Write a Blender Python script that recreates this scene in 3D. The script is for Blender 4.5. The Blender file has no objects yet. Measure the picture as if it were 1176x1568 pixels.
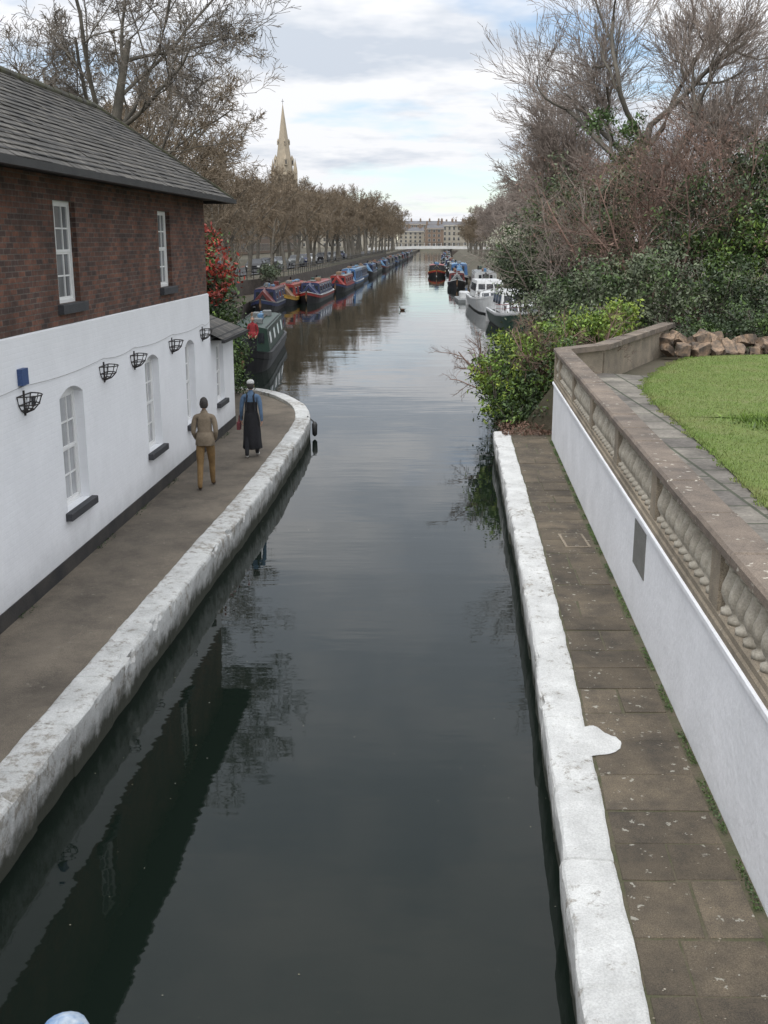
import bpy, math, random, bmesh
import numpy as np
from mathutils import Vector, Matrix, noise
random.seed(7)
scene=bpy.context.scene
COL=scene.collection
# ------------------------------------------------------------------ helpers
def link(o,parent=None):
    COL.objects.link(o)
    if parent: o.parent=parent
    return o
def empty(name,loc=(0,0,0),rz=0):
    o=bpy.data.objects.new(name,None); o.location=loc; o.rotation_euler=(0,0,rz); o.empty_display_size=.2
    return link(o)
class MB:
    def __init__(s): s.v=[];s.f=[];s.m=[];s.mats=[];s.sm=[]
    def mi(s,mat):
        if mat not in s.mats: s.mats.append(mat)
        return s.mats.index(mat)
    def add(s,vs,fs,mat,smooth=False):
        b=len(s.v); s.v.extend([tuple(p) for p in vs]); i=s.mi(mat)
        for f in fs:
            s.f.append(tuple(b+k for k in f)); s.m.append(i); s.sm.append(smooth)
    def box(s,x0,x1,y0,y1,z0,z1,mat,bev=0):
        if bev<=0:
            vs=[(x0,y0,z0),(x1,y0,z0),(x1,y1,z0),(x0,y1,z0),(x0,y0,z1),(x1,y0,z1),(x1,y1,z1),(x0,y1,z1)]
            s.add(vs,[(0,3,2,1),(4,5,6,7),(0,1,5,4),(1,2,6,5),(2,3,7,6),(3,0,4,7)],mat)
        else:
            b=bev
            vs=[(x0,y0,z0),(x1,y0,z0),(x1,y1,z0),(x0,y1,z0),(x0,y0,z1-b),(x1,y0,z1-b),(x1,y1,z1-b),(x0,y1,z1-b),
                (x0+b,y0+b,z1),(x1-b,y0+b,z1),(x1-b,y1-b,z1),(x0+b,y1-b,z1)]
            s.add(vs,[(0,3,2,1),(8,9,10,11),(0,1,5,4),(1,2,6,5),(2,3,7,6),(3,0,4,7),(4,5,9,8),(5,6,10,9),(6,7,11,10),(7,4,8,11)],mat)
    def quad(s,a,b,c,d,mat): s.add([a,b,c,d],[(0,1,2,3)],mat)
    def tube(s,pts,rad,n,mat,smooth=True,cap=True):
        pts=[Vector(p) for p in pts]
        if not hasattr(rad,'__len__'): rad=[rad]*len(pts)
        vs=[];fs=[]
        for i,p in enumerate(pts):
            d=(pts[min(i+1,len(pts)-1)]-pts[max(i-1,0)]).normalized()
            ref=Vector((0,0,1)) if abs(d.z)<.9 else Vector((1,0,0))
            a=d.cross(ref).normalized(); b=d.cross(a)
            for k in range(n):
                t=2*math.pi*k/n; vs.append(p+(a*math.cos(t)+b*math.sin(t))*rad[i])
        for i in range(len(pts)-1):
            for k in range(n):
                fs.append((i*n+k,i*n+(k+1)%n,(i+1)*n+(k+1)%n,(i+1)*n+k))
        if cap:
            fs.append(tuple(range(n))); fs.append(tuple(range((len(pts)-1)*n,len(pts)*n)))
        s.add(vs,fs,mat,smooth)
    def lathe(s,prof,c,n,mat,sx=1,sy=1,smooth=True,fold=0,nf=7):
        vs=[];fs=[]
        for j,(r,z) in enumerate(prof):
            for k in range(n):
                t=2*math.pi*k/n
                rr=r*(1+fold*(j/len(prof))*math.sin(nf*t))
                vs.append((c[0]+rr*math.cos(t)*sx,c[1]+rr*math.sin(t)*sy,c[2]+z))
        for j in range(len(prof)-1):
            for k in range(n): fs.append((j*n+k,j*n+(k+1)%n,(j+1)*n+(k+1)%n,(j+1)*n+k))
        fs.append(tuple(range(n))[::-1]); fs.append(tuple(range((len(prof)-1)*n,len(prof)*n)))
        s.add(vs,fs,mat,smooth)
    def ball(s,c,r,mat,n=12,sx=1,sy=1,sz=1):
        prof=[(max(1e-3,r*math.sin(math.pi*j/8)),-r*sz*math.cos(math.pi*j/8)) for j in range(9)]
        s.lathe(prof,c,n,mat,sx,sy)
    def build(s,name,parent=None,loc=(0,0,0),rz=0):
        me=bpy.data.meshes.new(name); me.from_pydata(s.v,[],s.f)
        for m in s.mats: me.materials.append(m)
        me.polygons.foreach_set('material_index',s.m); me.polygons.foreach_set('use_smooth',s.sm); me.update()
        o=bpy.data.objects.new(name,me); o.location=loc; o.rotation_euler=(0,0,rz)
        return link(o,parent)
def arr_mesh(name,V,F,mat,smooth=False):
    me=bpy.data.meshes.new(name); n=F.shape[1]
    me.vertices.add(len(V)); me.vertices.foreach_set('co',V.astype(np.float32).ravel())
    me.loops.add(F.size); me.loops.foreach_set('vertex_index',F.astype(np.int32).ravel())
    me.polygons.add(len(F)); me.polygons.foreach_set('loop_start',np.arange(0,F.size,n,dtype=np.int32))
    me.polygons.foreach_set('loop_total',np.full(len(F),n,dtype=np.int32))
    if smooth: me.polygons.foreach_set('use_smooth',np.ones(len(F),dtype=bool))
    me.update(calc_edges=True); me.validate()
    me.materials.append(mat)
    return me
# ------------------------------------------------------------------ materials
def nodes(name):
    m=bpy.data.materials.new(name); m.use_nodes=True; nt=m.node_tree
    return m,nt,nt.nodes['Principled BSDF']
def N(nt,t,**k):
    n=nt.nodes.new(t)
    for a,b in k.items(): setattr(n,a,b)
    return n
def rgba(c): return (c[0],c[1],c[2],1)
def noise_n(nt,vec,scale,detail=5,rough=.55):
    n=N(nt,'ShaderNodeTexNoise'); n.inputs['Scale'].default_value=scale; n.inputs['Detail'].default_value=detail; n.inputs['Roughness'].default_value=rough
    if vec is not None: nt.links.new(vec,n.inputs['Vector'])
    return n.outputs['Fac']
def ramp(nt,fac,stops):
    r=N(nt,'ShaderNodeValToRGB'); e=r.color_ramp.elements
    while len(e)<len(stops): e.new(.5)
    for i,(p,c) in enumerate(stops):
        e[i].position=p; e[i].color=rgba(c) if hasattr(c,'__len__') else (c,c,c,1)
    nt.links.new(fac,r.inputs['Fac']); return r.outputs['Color']
def mix(nt,fac,a,b,mode='MIX'):
    m=N(nt,'ShaderNodeMixRGB',blend_type=mode)
    for s,i in ((fac,'Fac'),(a,'Color1'),(b,'Color2')):
        if isinstance(s,(int,float)): m.inputs[i].default_value=s if i=='Fac' else (s,s,s,1)
        elif isinstance(s,tuple): m.inputs[i].default_value=rgba(s)
        else: nt.links.new(s,m.inputs[i])
    return m.outputs['Color']
def MTN(nt,op,a,b,c=None):
    n=N(nt,'ShaderNodeMath',operation=op)
    for i,x in enumerate((a,b,c)):
        if x is None: continue
        if isinstance(x,(int,float)): n.inputs[i].default_value=x
        else: nt.links.new(x,n.inputs[i])
    return n.outputs[0]
def coord(nt,stretch=None):
    tc=N(nt,'ShaderNodeTexCoord').outputs['Object']
    if stretch:
        mp=N(nt,'ShaderNodeMapping'); mp.inputs['Scale'].default_value=stretch; nt.links.new(tc,mp.inputs['Vector']); return mp.outputs['Vector']
    return tc
def bump(nt,bsdf,h,strength,dist):
    b=N(nt,'ShaderNodeBump'); b.inputs['Strength'].default_value=strength; b.inputs['Distance'].default_value=dist
    nt.links.new(h,b.inputs['Height']); nt.links.new(b.outputs['Normal'],bsdf.inputs['Normal']); return b
def M(name,c1,c2=None,scale=4,rough=.8,bmp=.3,bscale=40,bdist=.01,fine=.25,fscale=50,island=0,metal=0,stretch=None,lo=.35,hi=.65):
    m,nt,bs=nodes(name); c2=c2 or tuple(x*.75 for x in c1); vec=coord(nt,stretch)
    col=ramp(nt,noise_n(nt,vec,scale,6 if bmp>0 or fine>0 else 1,.6),[(lo,c1),(hi,c2)])
    if fine>0:
        col=mix(nt,1,col,ramp(nt,noise_n(nt,vec,fscale,3,.6),[(.3,1-fine),(.7,1+fine)]),'MULTIPLY')
    if island>0:
        g=N(nt,'ShaderNodeNewGeometry')
        col=mix(nt,1,col,ramp(nt,g.outputs['Random Per Island'],[(0,1-island),(1,1+island)]),'MULTIPLY')
    nt.links.new(col,bs.inputs['Base Color']); bs.inputs['Roughness'].default_value=rough; bs.inputs['Metallic'].default_value=metal
    if bmp>0: bump(nt,bs,noise_n(nt,vec,bscale,4,.6),bmp,bdist)
    return m
def brickmat(name,c1,c2,mortar,axis,w,h,mort,bstr=.6,zs=1.0,paint=None,vary=.35,bias=0):
    m,nt,bs=nodes(name); tc=coord(nt); sp=N(nt,'ShaderNodeSeparateXYZ'); nt.links.new(tc,sp.inputs[0])
    cb=N(nt,'ShaderNodeCombineXYZ')
    if axis=='xy': nt.links.new(MTN(nt,'ADD',sp.outputs[0],sp.outputs[1]),cb.inputs[0])
    else: nt.links.new(sp.outputs[{'x':0,'y':1,'f':1}[axis]],cb.inputs[0])
    if axis=='f': nt.links.new(sp.outputs[0],cb.inputs[1])
    else: nt.links.new(MTN(nt,'MULTIPLY',sp.outputs[2],zs),cb.inputs[1])
    br=N(nt,'ShaderNodeTexBrick'); nt.links.new(cb.outputs[0],br.inputs['Vector'])
    br.inputs['Scale'].default_value=1; br.inputs['Brick Width'].default_value=w; br.inputs['Row Height'].default_value=h
    br.inputs['Mortar Size'].default_value=mort; br.inputs['Mortar Smooth'].default_value=.3; br.inputs['Bias'].default_value=bias
    br.inputs['Color1'].default_value=rgba(c1); br.inputs['Color2'].default_value=rgba(c2); br.inputs['Mortar'].default_value=rgba(mortar)
    var=ramp(nt,noise_n(nt,tc,1.3,6,.65),[(.3,1-vary),(.7,1+vary)])
    fine=ramp(nt,noise_n(nt,tc,14,4,.7),[(.3,.7),(.7,1.3)])
    col=mix(nt,1,mix(nt,1,br.outputs['Color'],var,'MULTIPLY'),fine,'MULTIPLY')
    inv=MTN(nt,'SUBTRACT',1,br.outputs['Fac'])
    ad=MTN(nt,'MULTIPLY_ADD',noise_n(nt,tc,30 if not paint else 6,4),.5 if not paint else 3.,inv)
    if paint:
        d=ramp(nt,noise_n(nt,tc,.8,7,.65),[(.3,paint),(.75,tuple(x*.88 for x in paint))])
        zr=N(nt,'ShaderNodeMapRange'); nt.links.new(MTN(nt,'MULTIPLY_ADD',noise_n(nt,tc,3,5,.6),.5,sp.outputs[2]),zr.inputs[0]); zr.inputs[1].default_value=.95; zr.inputs[2].default_value=1.45; zr.inputs[3].default_value=.74;zr.inputs[4].default_value=1
        col=mix(nt,1,d,zr.outputs[0],'MULTIPLY')
    nt.links.new(col,bs.inputs['Base Color']); bs.inputs['Roughness'].default_value=.85
    bump(nt,bs,ad,bstr,.008)
    return m
BRICK=brickmat('brick_wall_mat',(.15,.064,.04),(.05,.03,.026),(.105,.088,.075),'xy',.225,.075,.008,vary=.5)
WHITEBRICK=brickmat('painted_brick_mat',(.8,.8,.8),(.8,.8,.8),(.7,.7,.7),'xy',.225,.075,.007,bstr=.25,paint=(.80,.81,.83))
SLATE_Y=brickmat('slate_y',(.10,.092,.08),(.055,.052,.048),(.02,.02,.02),'y',.3,.14,.012,bstr=.8,vary=.5)
SLATE_X=brickmat('slate_x',(.10,.092,.08),(.055,.052,.048),(.02,.02,.02),'x',.3,.14,.012,bstr=.8,vary=.5)
QUAY=brickmat('quay_brick',(.09,.07,.055),(.06,.05,.042),(.07,.065,.06),'xy',.3,.1,.01)
MOSSRIDGE=M('ridge_moss',(.06,.055,.045),(.10,.10,.05),3)
WHITE=M('white_paint',(.78,.78,.77),(.7,.7,.69),2,rough=.5,bmp=.05,fine=.04)
BLACK=M('black_paint',(.015,.015,.017),(.03,.03,.03),3,rough=.5,bmp=.1,fine=.1)
PLINTH=M('black_plinth',(.018,.018,.02),(.05,.045,.04),1.5,rough=.8)
SILL=M('sill_grey',(.035,.037,.042),(.05,.05,.055),3,rough=.7)
PLAQ=M('plaque_grey',(.17,.17,.16),(.14,.14,.13),3,rough=.6)
CABLE=M('cable_grey',(.4,.4,.39),(.35,.35,.34),3,rough=.6)
WIRE=M('wire_iron',(.02,.02,.022),(.04,.03,.025),9,rough=.6)
BLUE=M('blue_paint',(.03,.06,.16),(.04,.08,.2),3,rough=.5)
def glass(name,c,r=.06):
    m,nt,bs=nodes(name); v=coord(nt)
    nt.links.new(ramp(nt,noise_n(nt,v,1.2,3),[(.35,c),(.65,tuple(x*1.7 for x in c))]),bs.inputs['Base Color']); bs.inputs['Roughness'].default_value=r; return m
GLASS=glass('window_glass',(.12,.125,.13)); GLASSL=glass('window_glass_blind',(.26,.265,.27)); GLASSD=glass('dark_glass',(.02,.022,.025))
def coping_mat(name,worn_lo,worn_hi,white=(.58,.585,.57)):
    m,nt,bs=nodes(name); v=coord(nt); sp=N(nt,'ShaderNodeSeparateXYZ'); nt.links.new(v,sp.inputs[0])
    base=ramp(nt,noise_n(nt,v,2.2,8,.65),[(.3,white),(.72,tuple(x*.66 for x in white))])
    stone=ramp(nt,noise_n(nt,v,11,6,.7),[(.3,(.30,.275,.235)),(.7,(.14,.125,.10))])
    wn=MTN(nt,'MULTIPLY_ADD',noise_n(nt,v,.75,3,.5),.42,noise_n(nt,v,6.5,12,.78))
    mask=ramp(nt,MTN(nt,'SUBTRACT',wn,.21),[(worn_lo,0.),(worn_hi,.85)])
    col=mix(nt,mask,base,stone)
    col=mix(nt,1,col,ramp(nt,noise_n(nt,v,60,4,.7),[(.32,.78),(.6,1.08)]),'MULTIPLY')
    low=ramp(nt,MTN(nt,'MULTIPLY_ADD',noise_n(nt,v,4,7,.65),.55,sp.outputs[2]),[(.42,1.),(.64,0.)])
    col=mix(nt,low,col,(.045,.048,.035))
    nt.links.new(col,bs.inputs['Base Color']); bs.inputs['Roughness'].default_value=.85
    bump(nt,bs,noise_n(nt,v,22,9,.75),.6,.02); return m
COPL=coping_mat('coping_paint_worn',.50,.60); COPR=coping_mat('coping_paint',.55,.63,(.66,.665,.65))
def lichen_mat(name,c1,c2,isl=.25,spot=(.45,.44,.4),th=.1,vs=9,gate=(.46,.54),sc=1.6):
    m,nt,bs=nodes(name); v=coord(nt)
    col=ramp(nt,noise_n(nt,v,sc,9,.72),[(.33,c1),(.5,tuple((a+b)*.5 for a,b in zip(c1,c2))),(.64,c2)])
    col=mix(nt,1,col,ramp(nt,noise_n(nt,v,110,3,.7),[(.3,.5),(.7,1.5)]),'MULTIPLY')
    col=mix(nt,1,col,ramp(nt,noise_n(nt,v,.5,3,.6),[(.35,.82),(.65,1.15)]),'MULTIPLY')
    if isl:
        g=N(nt,'ShaderNodeNewGeometry'); col=mix(nt,1,col,ramp(nt,g.outputs['Random Per Island'],[(0,1-isl),(1,1+isl)]),'MULTIPLY')
    vo=N(nt,'ShaderNodeTexVoronoi'); vo.inputs['Scale'].default_value=vs; vo.inputs['Randomness'].default_value=1
    w=N(nt,'ShaderNodeMixRGB',blend_type='ADD'); w.inputs[0].default_value=.12; nt.links.new(v,w.inputs[1])
    nn=N(nt,'ShaderNodeTexNoise'); nn.inputs['Scale'].default_value=25; nt.links.new(v,nn.inputs['Vector']); nt.links.new(nn.outputs['Color'],w.inputs[2]); nt.links.new(w.outputs[0],vo.inputs['Vector'])
    s=ramp(nt,vo.outputs['Distance'],[(th,.75),(th+.05,0.)])
    gt=ramp(nt,noise_n(nt,v,1.9,4,.6),[(gate[0],0.),(gate[1],1.)])
    col=mix(nt,mix(nt,1,s,gt,'MULTIPLY'),col,spot)
    nt.links.new(col,bs.inputs['Base Color']); bs.inputs['Roughness'].default_value=.9
    bump(nt,bs,noise_n(nt,v,60,6,.7),.5,.012); return m
SLAB=lichen_mat('slab_stone',(.135,.108,.074),(.055,.046,.035),.2,(.36,.35,.3),.14,8)
COPSTONE=lichen_mat('weathered_coping_stone',(.20,.16,.125),(.10,.082,.068),.12,(.5,.47,.4),.16,7)
PATHL=lichen_mat('towpath_surface',(.165,.138,.105),(.08,.067,.052),0,(.20,.18,.145),.09,5,sc=1.1)
FLAG=brickmat('terrace_flag',(.17,.155,.13),(.10,.09,.08),(.05,.055,.035),'f',.9,.6,.03,vary=.5)
SAND=lichen_mat('sandy_stone',(.30,.25,.185),(.17,.145,.11),.08,(.4,.38,.33),.08,8)
BALU=M('baluster_stone',(.40,.37,.31),(.25,.225,.18),4,bscale=30,fine=.2)
WALLW=M('white_render',(.80,.81,.84),(.70,.71,.735),1.2,rough=.75,bmp=.5,bscale=9,bdist=.02,fine=.05,fscale=20)
MOSS=M('moss_dirt',(.06,.065,.028),(.10,.082,.055),5,bmp=.6)
EARTH=M('earth',(.09,.072,.05),(.055,.055,.03),.3,bmp=.5,bscale=5,bdist=.08)
ASPH=M('asphalt',(.055,.055,.057),(.045,.045,.047),1,rough=.9)
def grassmat():
    m,nt,bs=nodes('lawn'); v=coord(nt)
    col=ramp(nt,noise_n(nt,v,.9,7,.7),[(.3,(.095,.15,.025)),(.5,(.13,.18,.038)),(.7,(.18,.19,.07))])
    col=mix(nt,1,col,ramp(nt,noise_n(nt,v,45,4,.7),[(.3,.55),(.7,1.35)]),'MULTIPLY')
    nt.links.new(col,bs.inputs['Base Color']); bs.inputs['Roughness'].default_value=.9
    bump(nt,bs,noise_n(nt,v,50,4,.7),.8,.03); return m
LAWN=grassmat(); BLADE=M('grass_blade',(.115,.18,.03),(.17,.19,.06),1.2,bmp=0,island=.35,fine=0)
def leafm(name,c1,c2,isl=.5):
    return M(name,c1,c2,scale=1.3,rough=.6,bmp=0,fine=0,island=isl)
L_BRIGHT=leafm('leaf_bright',(.14,.22,.03),(.07,.12,.02)); L_MID=leafm('leaf_mid',(.075,.125,.03),(.042,.075,.022))
L_DARK=leafm('leaf_dark',(.045,.068,.028),(.024,.04,.017)); L_OLIVE=leafm('leaf_olive',(.115,.135,.075),(.062,.08,.042))
L_RED=leafm('leaf_red',(.32,.035,.02),(.16,.025,.015)); L_BLOSSOM=leafm('blossom',(.45,.44,.36),(.3,.3,.2),.3)
L_RUST=leafm('leaf_rust',(.17,.10,.07),(.11,.065,.045)); L_YEL=leafm('leaf_yellowgreen',(.22,.28,.035),(.12,.18,.02),.4)
BARK=M('bark_grey',(.14,.125,.10),(.07,.063,.052),1.5,bmp=.6,bscale=12,bdist=.03)
TW_TAN=M('twig_tan',(.215,.165,.11),(.145,.112,.075),.25,bmp=0,fine=0,island=.3)
TW_GREY=M('twig_grey',(.20,.175,.145),(.14,.12,.10),.3,bmp=0,fine=0,island=.3)
TW_RED=M('twig_red',(.21,.135,.105),(.125,.08,.062),.4,bmp=0,fine=0,island=.35)
TW_PINK=M('twig_pink',(.29,.24,.205),(.20,.165,.14),.3,bmp=0,fine=0,island=.3)
def watermat():
    m,nt,bs=nodes('canal_water'); v=coord(nt)
    bs.inputs['Base Color'].default_value=(.006,.010,.0075,1); bs.inputs['Roughness'].default_value=.02; bs.inputs['IOR'].default_value=1.333
    v1=coord(nt,(.35,1.0,1)); v2=coord(nt,(.7,2.6,1))
    a=noise_n(nt,v1,.45,2,.5); b=noise_n(nt,v2,1.3,2,.5); c=noise_n(nt,coord(nt,(1,2,1)),6,2,.5)
    s2=MTN(nt,'MULTIPLY_ADD',c,.016,MTN(nt,'MULTIPLY_ADD',b,.17,a))
    g=ramp(nt,noise_n(nt,coord(nt,(.25,.12,1)),.8,3,.5),[(.35,.3),(.65,1.)])
    bump(nt,bs,MTN(nt,'MULTIPLY',s2,g),1,.02); return m
WATER=watermat()
# ------------------------------------------------------------------ camera
cam=bpy.data.cameras.new('camera'); cam.sensor_fit='VERTICAL'; cam.sensor_height=36; cam.lens=36*1630/1568; cam.clip_end=6000; cam.clip_start=.05
co=bpy.data.objects.new('camera',cam); co.location=(0,0,5.5); co.rotation_euler=(math.radians(90-14.3),0,0); link(co); scene.camera=co
# ------------------------------------------------------------------ sky / sun
w=bpy.data.worlds.new('World'); scene.world=w; w.use_nodes=True; nt=w.node_tree; nt.nodes.clear()
MT=lambda op,a,b,c=None: MTN(nt,op,a,b,c)
out=N(nt,'ShaderNodeOutputWorld'); sky=N(nt,'ShaderNodeTexSky',sky_type='NISHITA'); sky.sun_disc=False
sd=Vector((-.25,-.6,1.0)).normalized()
sky.sun_elevation=math.asin(sd.z); sky.sun_rotation=math.atan2(sd.x,sd.y); sky.air_density=1.0; sky.dust_density=.3; sky.ozone_density=3
bg1=N(nt,'ShaderNodeBackground'); bg1.inputs[1].default_value=.145; nt.links.new(sky.outputs[0],bg1.inputs[0])
tc=N(nt,'ShaderNodeTexCoord'); sp=N(nt,'ShaderNodeSeparateXYZ'); nt.links.new(tc.outputs['Generated'],sp.inputs[0])
Zp=MT('MAXIMUM',sp.outputs[2],0.); den=MT('ADD',Zp,.13)
cb=N(nt,'ShaderNodeCombineXYZ'); nt.links.new(MT('DIVIDE',sp.outputs[0],den),cb.inputs[0]); nt.links.new(MT('DIVIDE',sp.outputs[1],den),cb.inputs[1]); cb.inputs[2].default_value=6.1
cn=noise_n(nt,cb.outputs[0],1.0,6,.52)
mask=ramp(nt,MT('MULTIPLY_ADD',Zp,.55,cn),[(.43,.12),(.55,1.)])
ccol=ramp(nt,noise_n(nt,cb.outputs[0],1.25,5,.6),[(.37,(.64,.70,.79)),(.53,(.96,.97,1.0))])
dt=N(nt,'ShaderNodeVectorMath',operation='DOT_PRODUCT'); nt.links.new(tc.outputs['Generated'],dt.inputs[0]); dt.inputs[1].default_value=sd
dd_=MT('POWER',MT('MAXIMUM',dt.outputs['Value'],0.),2.)
stg=MT('MULTIPLY_ADD',dd_,1.35,MT('MULTIPLY_ADD',Zp,.4,.98))
bg2=N(nt,'ShaderNodeBackground'); nt.links.new(ccol,bg2.inputs[0]); nt.links.new(stg,bg2.inputs[1])
mx=N(nt,'ShaderNodeMixShader'); nt.links.new(mask,mx.inputs[0]); nt.links.new(bg1.outputs[0],mx.inputs[1]); nt.links.new(bg2.outputs[0],mx.inputs[2]); nt.links.new(mx.outputs[0],out.inputs[0])
sl=bpy.data.lights.new('sun','SUN'); sl.energy=1.4; sl.angle=math.radians(20); sl.color=(1,.96,.9)
so=bpy.data.objects.new('sun',sl); so.rotation_euler=sd.to_track_quat('Z','Y').to_euler(); link(so)
scene.view_settings.view_transform='Standard'; scene.view_settings.look='None'; scene.view_settings.exposure=0
# ------------------------------------------------------------------ layout curves
WL=lambda Y:-5.68+.054*Y
WR=lambda Y:2.385+.0707*Y
LC=[(-4.1,-4),(-3.37,8.4),(-3.21,10.5),(-2.81,16.4),(-2.46,20.8),(-2.2,26),(-2.08,29),(-2.12,30.6),(-2.35,32.4),(-2.8,34),(-3.5,35.6),(-4.6,36.8),(-7.2,37.7)]
RC=[(.58,-4),(1.33,6.27),(1.64,9.78),(2.1,15.4),(2.9,27.9)]
XLk=[(37.7,-7.2),(45,-7.5),(62,-7.9),(75,-10.8),(98,-11),(112,-7.9),(150,-5.7),(250,-.2),(430,9.6),(620,20)]
XRk=[(27.9,3.0),(31,3.5),(36,5.6),(45,8.6),(60,9.9),(130,12),(200,14),(300,19),(430,27),(620,38)]
def ip(k,Y): return float(np.interp(Y,[a for a,_ in k],[b for _,b in k]))
XL=lambda Y: ip(XLk,Y)
XR=lambda Y: ip(XRk,Y)
L1X=lambda Y: XL(Y)-1.9
# ------------------------------------------------------------------ ground
rows=[]
for Y in (-60,-4,8.4,16.4,26,27.8):
    lc=ip([(b,a) for a,b in LC],max(Y,-4))-.15; rc=ip([(b,a) for a,b in RC],max(Y,-4))+.15
    rows.append((Y,[(-2500,2.1),(WL(Y)-1.1,2.1),(WL(Y)-1.0,.5),(lc,.5),(lc,-1.2),(rc,-1.2),(rc,.5),(WR(Y)+.2,.5),(WR(Y)+.25,2.1),(2500,2.1)]))
for Y,l3,l2,l1 in ((28.6,-2.25,-4.9,-5.2),(30.6,-2.3,-4.8,-5.1),(32.4,-2.55,-4.8,-5.1),(34,-3.0,-4.9,-5.2),(35.6,-3.7,-5.2,-5.6),(36.6,-4.7,-5.9,-6.3),(37.4,-7,-7.4,-7.7)):
    r3=XR(Y); r1=ip([(28,5.7),(35.5,9.3),(38,9.6)],Y)
    rows.append((Y,[(-2500,2.1),(l1,1.6),(l2,.5),(l3,.5),(l3,-1.2),(r3,-1.2),(r3,.25),(r3+.7,.7),(r1,1.9),(2500,2.1)]))
for Y in (38,45,62,75,98,112,150,200,250,300,430,620):
    l=XL(Y); r=XR(Y); r1=max(r+2.2,ip([(38,9.6),(45,11)],Y) if Y<50 else 0)
    rows.append((Y,[(-2500,2.1),(l-1.9,2.0),(l-1.8,.7),(l,.7),(l,-1.2),(r,-1.2),(r,.25),(r+.7,.9),(r1,2.1),(2500,2.1)]))
for Y,z in ((640,2.1),(5000,2.1)):
    rows.append((Y,[(x,2.1) for x in (-2500,18,19,20,21,38,39,40,41,2500)]))
g=MB(); vs=[];fw=[];fg=[]
for Y,p in rows: vs+= [(x,Y,z) for x,z in p]
for i in range(len(rows)-1):
    for j in range(9):
        q=(i*10+j,i*10+j+1,(i+1)*10+j+1,(i+1)*10+j)
        (fw if j in(1,3,5) else fg).append(q)
g.add(vs,fg,EARTH)
g.f+= fw; g.m+=[g.mi(QUAY)]*len(fw); g.sm+=[False]*len(fw)
g.build('ground')
wt=MB(); wt.add([(-60,-60,0),(80,-60,0),(80,636,0),(-60,636,0)],[(0,1,2,3)],WATER); wt.build('canal_water')
# ------------------------------------------------------------------ coping
def chaikin(p,it=2):
    for _ in range(it):
        q=[p[0]]
        for a,b in zip(p[:-1],p[1:]):
            q+=[tuple(.75*np.array(a)+.25*np.array(b)),tuple(.25*np.array(a)+.75*np.array(b))]
        p=q+[p[-1]]
    return p
def coping(name,pts,width,side,mat,seed,stone=1.15,chip=1.0):
    pts=chaikin(pts); P=np.array(pts); seg=np.linalg.norm(np.diff(P,axis=0),axis=1); S=np.concatenate([[0],np.cumsum(seg)])
    T=S[-1]; ss=list(np.arange(0,T,.05)); J=[];x=.4
    while x<T-.3: J.append(x); x+=stone*random.uniform(.75,1.25)
    for j in J: ss=[s for s in ss if abs(s-j)>.02]+[j-.014,j-.006,j+.006,j+.014]
    ss=sorted(ss)
    prof=[(.05,-.4),(.03,.1),(.01,.3),(.0,.45),(.0,.53),(.008,.575),(.03,.597),(.07,.604),(.14,.606),(width*.5,.606),(width-.08,.605),(width-.03,.602),(width-.005,.592),(width,.4)]
    vs=[];fs=[];n=len(prof)
    for s in ss:
        px=np.interp(s,S,P[:,0]);py=np.interp(s,S,P[:,1])
        qx=np.interp(min(s+.15,T),S,P[:,0])-np.interp(max(s-.15,0),S,P[:,0]);qy=np.interp(min(s+.15,T),S,P[:,1])-np.interp(max(s-.15,0),S,P[:,1])
        l=math.hypot(qx,qy); nx,ny=(-qy/l*side,qx/l*side)
        isj=any(abs(s-j)<.008 for j in J); k=sum(1 for j in J if j<s); jd=.35+.65*abs(noise.noise(Vector((k*5.3,seed,7))))*2
        off=noise.noise(Vector((k*7.3,seed,0)))*.035; tilt=noise.noise(Vector((k*3.1,seed+3,0)))*.012
        for i,(o,z) in enumerate(prof):
            nz=noise.noise(Vector((s*2.2,i*.3,seed)));n2=noise.noise(Vector((s*9,i*1.1,seed+5)));n3=noise.noise(Vector((s*23,i*2.1,seed+6)))
            o2=o+off*(1 if i<8 else .3)+nz*.02*(1 if i<8 else .8)+n2*.006+(n3*.004 if i<9 else .002)
            z2=z+tilt*(1 if i<9 else 0)+n2*.0025+n3*.002
            c=noise.noise(Vector((s*1.7,seed+20,0)))*.7+.45*noise.noise(Vector((s*6,seed+21,i*.3)))
            if c>.25 and i in(4,5,6,7): o2+=(c-.25)*.25*chip*(1,1.15,1,.6)[i-4]; z2-=(c-.25)*.25*chip*(.6,1,1,.5)[i-4]
            if c>.25 and i in(2,3): o2+=(c-.25)*.12*chip
            if isj:
                if i>=5 and i<13: z2-=.016*jd
                if i<7: o2+=.014*jd
            vs.append((px+nx*o2,py+ny*o2,z2))
    for a in range(len(ss)-1):
        for i in range(n-1): fs.append((a*n+i,a*n+i+1,(a+1)*n+i+1,(a+1)*n+i))
    m=MB(); m.add(vs,fs,mat,False); m.add([vs[-n+i] for i in range(n)],[tuple(range(n))],mat)
    return m
coping('l',LC,.43,1,COPL,3.1,1.3,1.5).build('canal_coping')
mr=coping('r',RC,.43,-1,COPR,8.4,1.4,.6)
vs=[(2.10,9.85,.614)]
for k in range(48):
    t=2*math.pi*k/48; r=.27+.07*noise.noise(Vector((math.cos(t)*1.5,math.sin(t)*1.5,4)))+.02*noise.noise(Vector((math.cos(t)*6,math.sin(t)*6,4)))
    vs.append((2.06+r*math.cos(t)*1.05,9.85+r*math.sin(t)*1.3,.598))
mr.add(vs,[(0,1+k,1+(k+1)%48) for k in range(48)],COPR)
mr.build('canal_coping')
tp=MB(); Yl=list(np.linspace(-4,35.2,60)); vs=[];fs=[]
CI=chaikin(LC)
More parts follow.
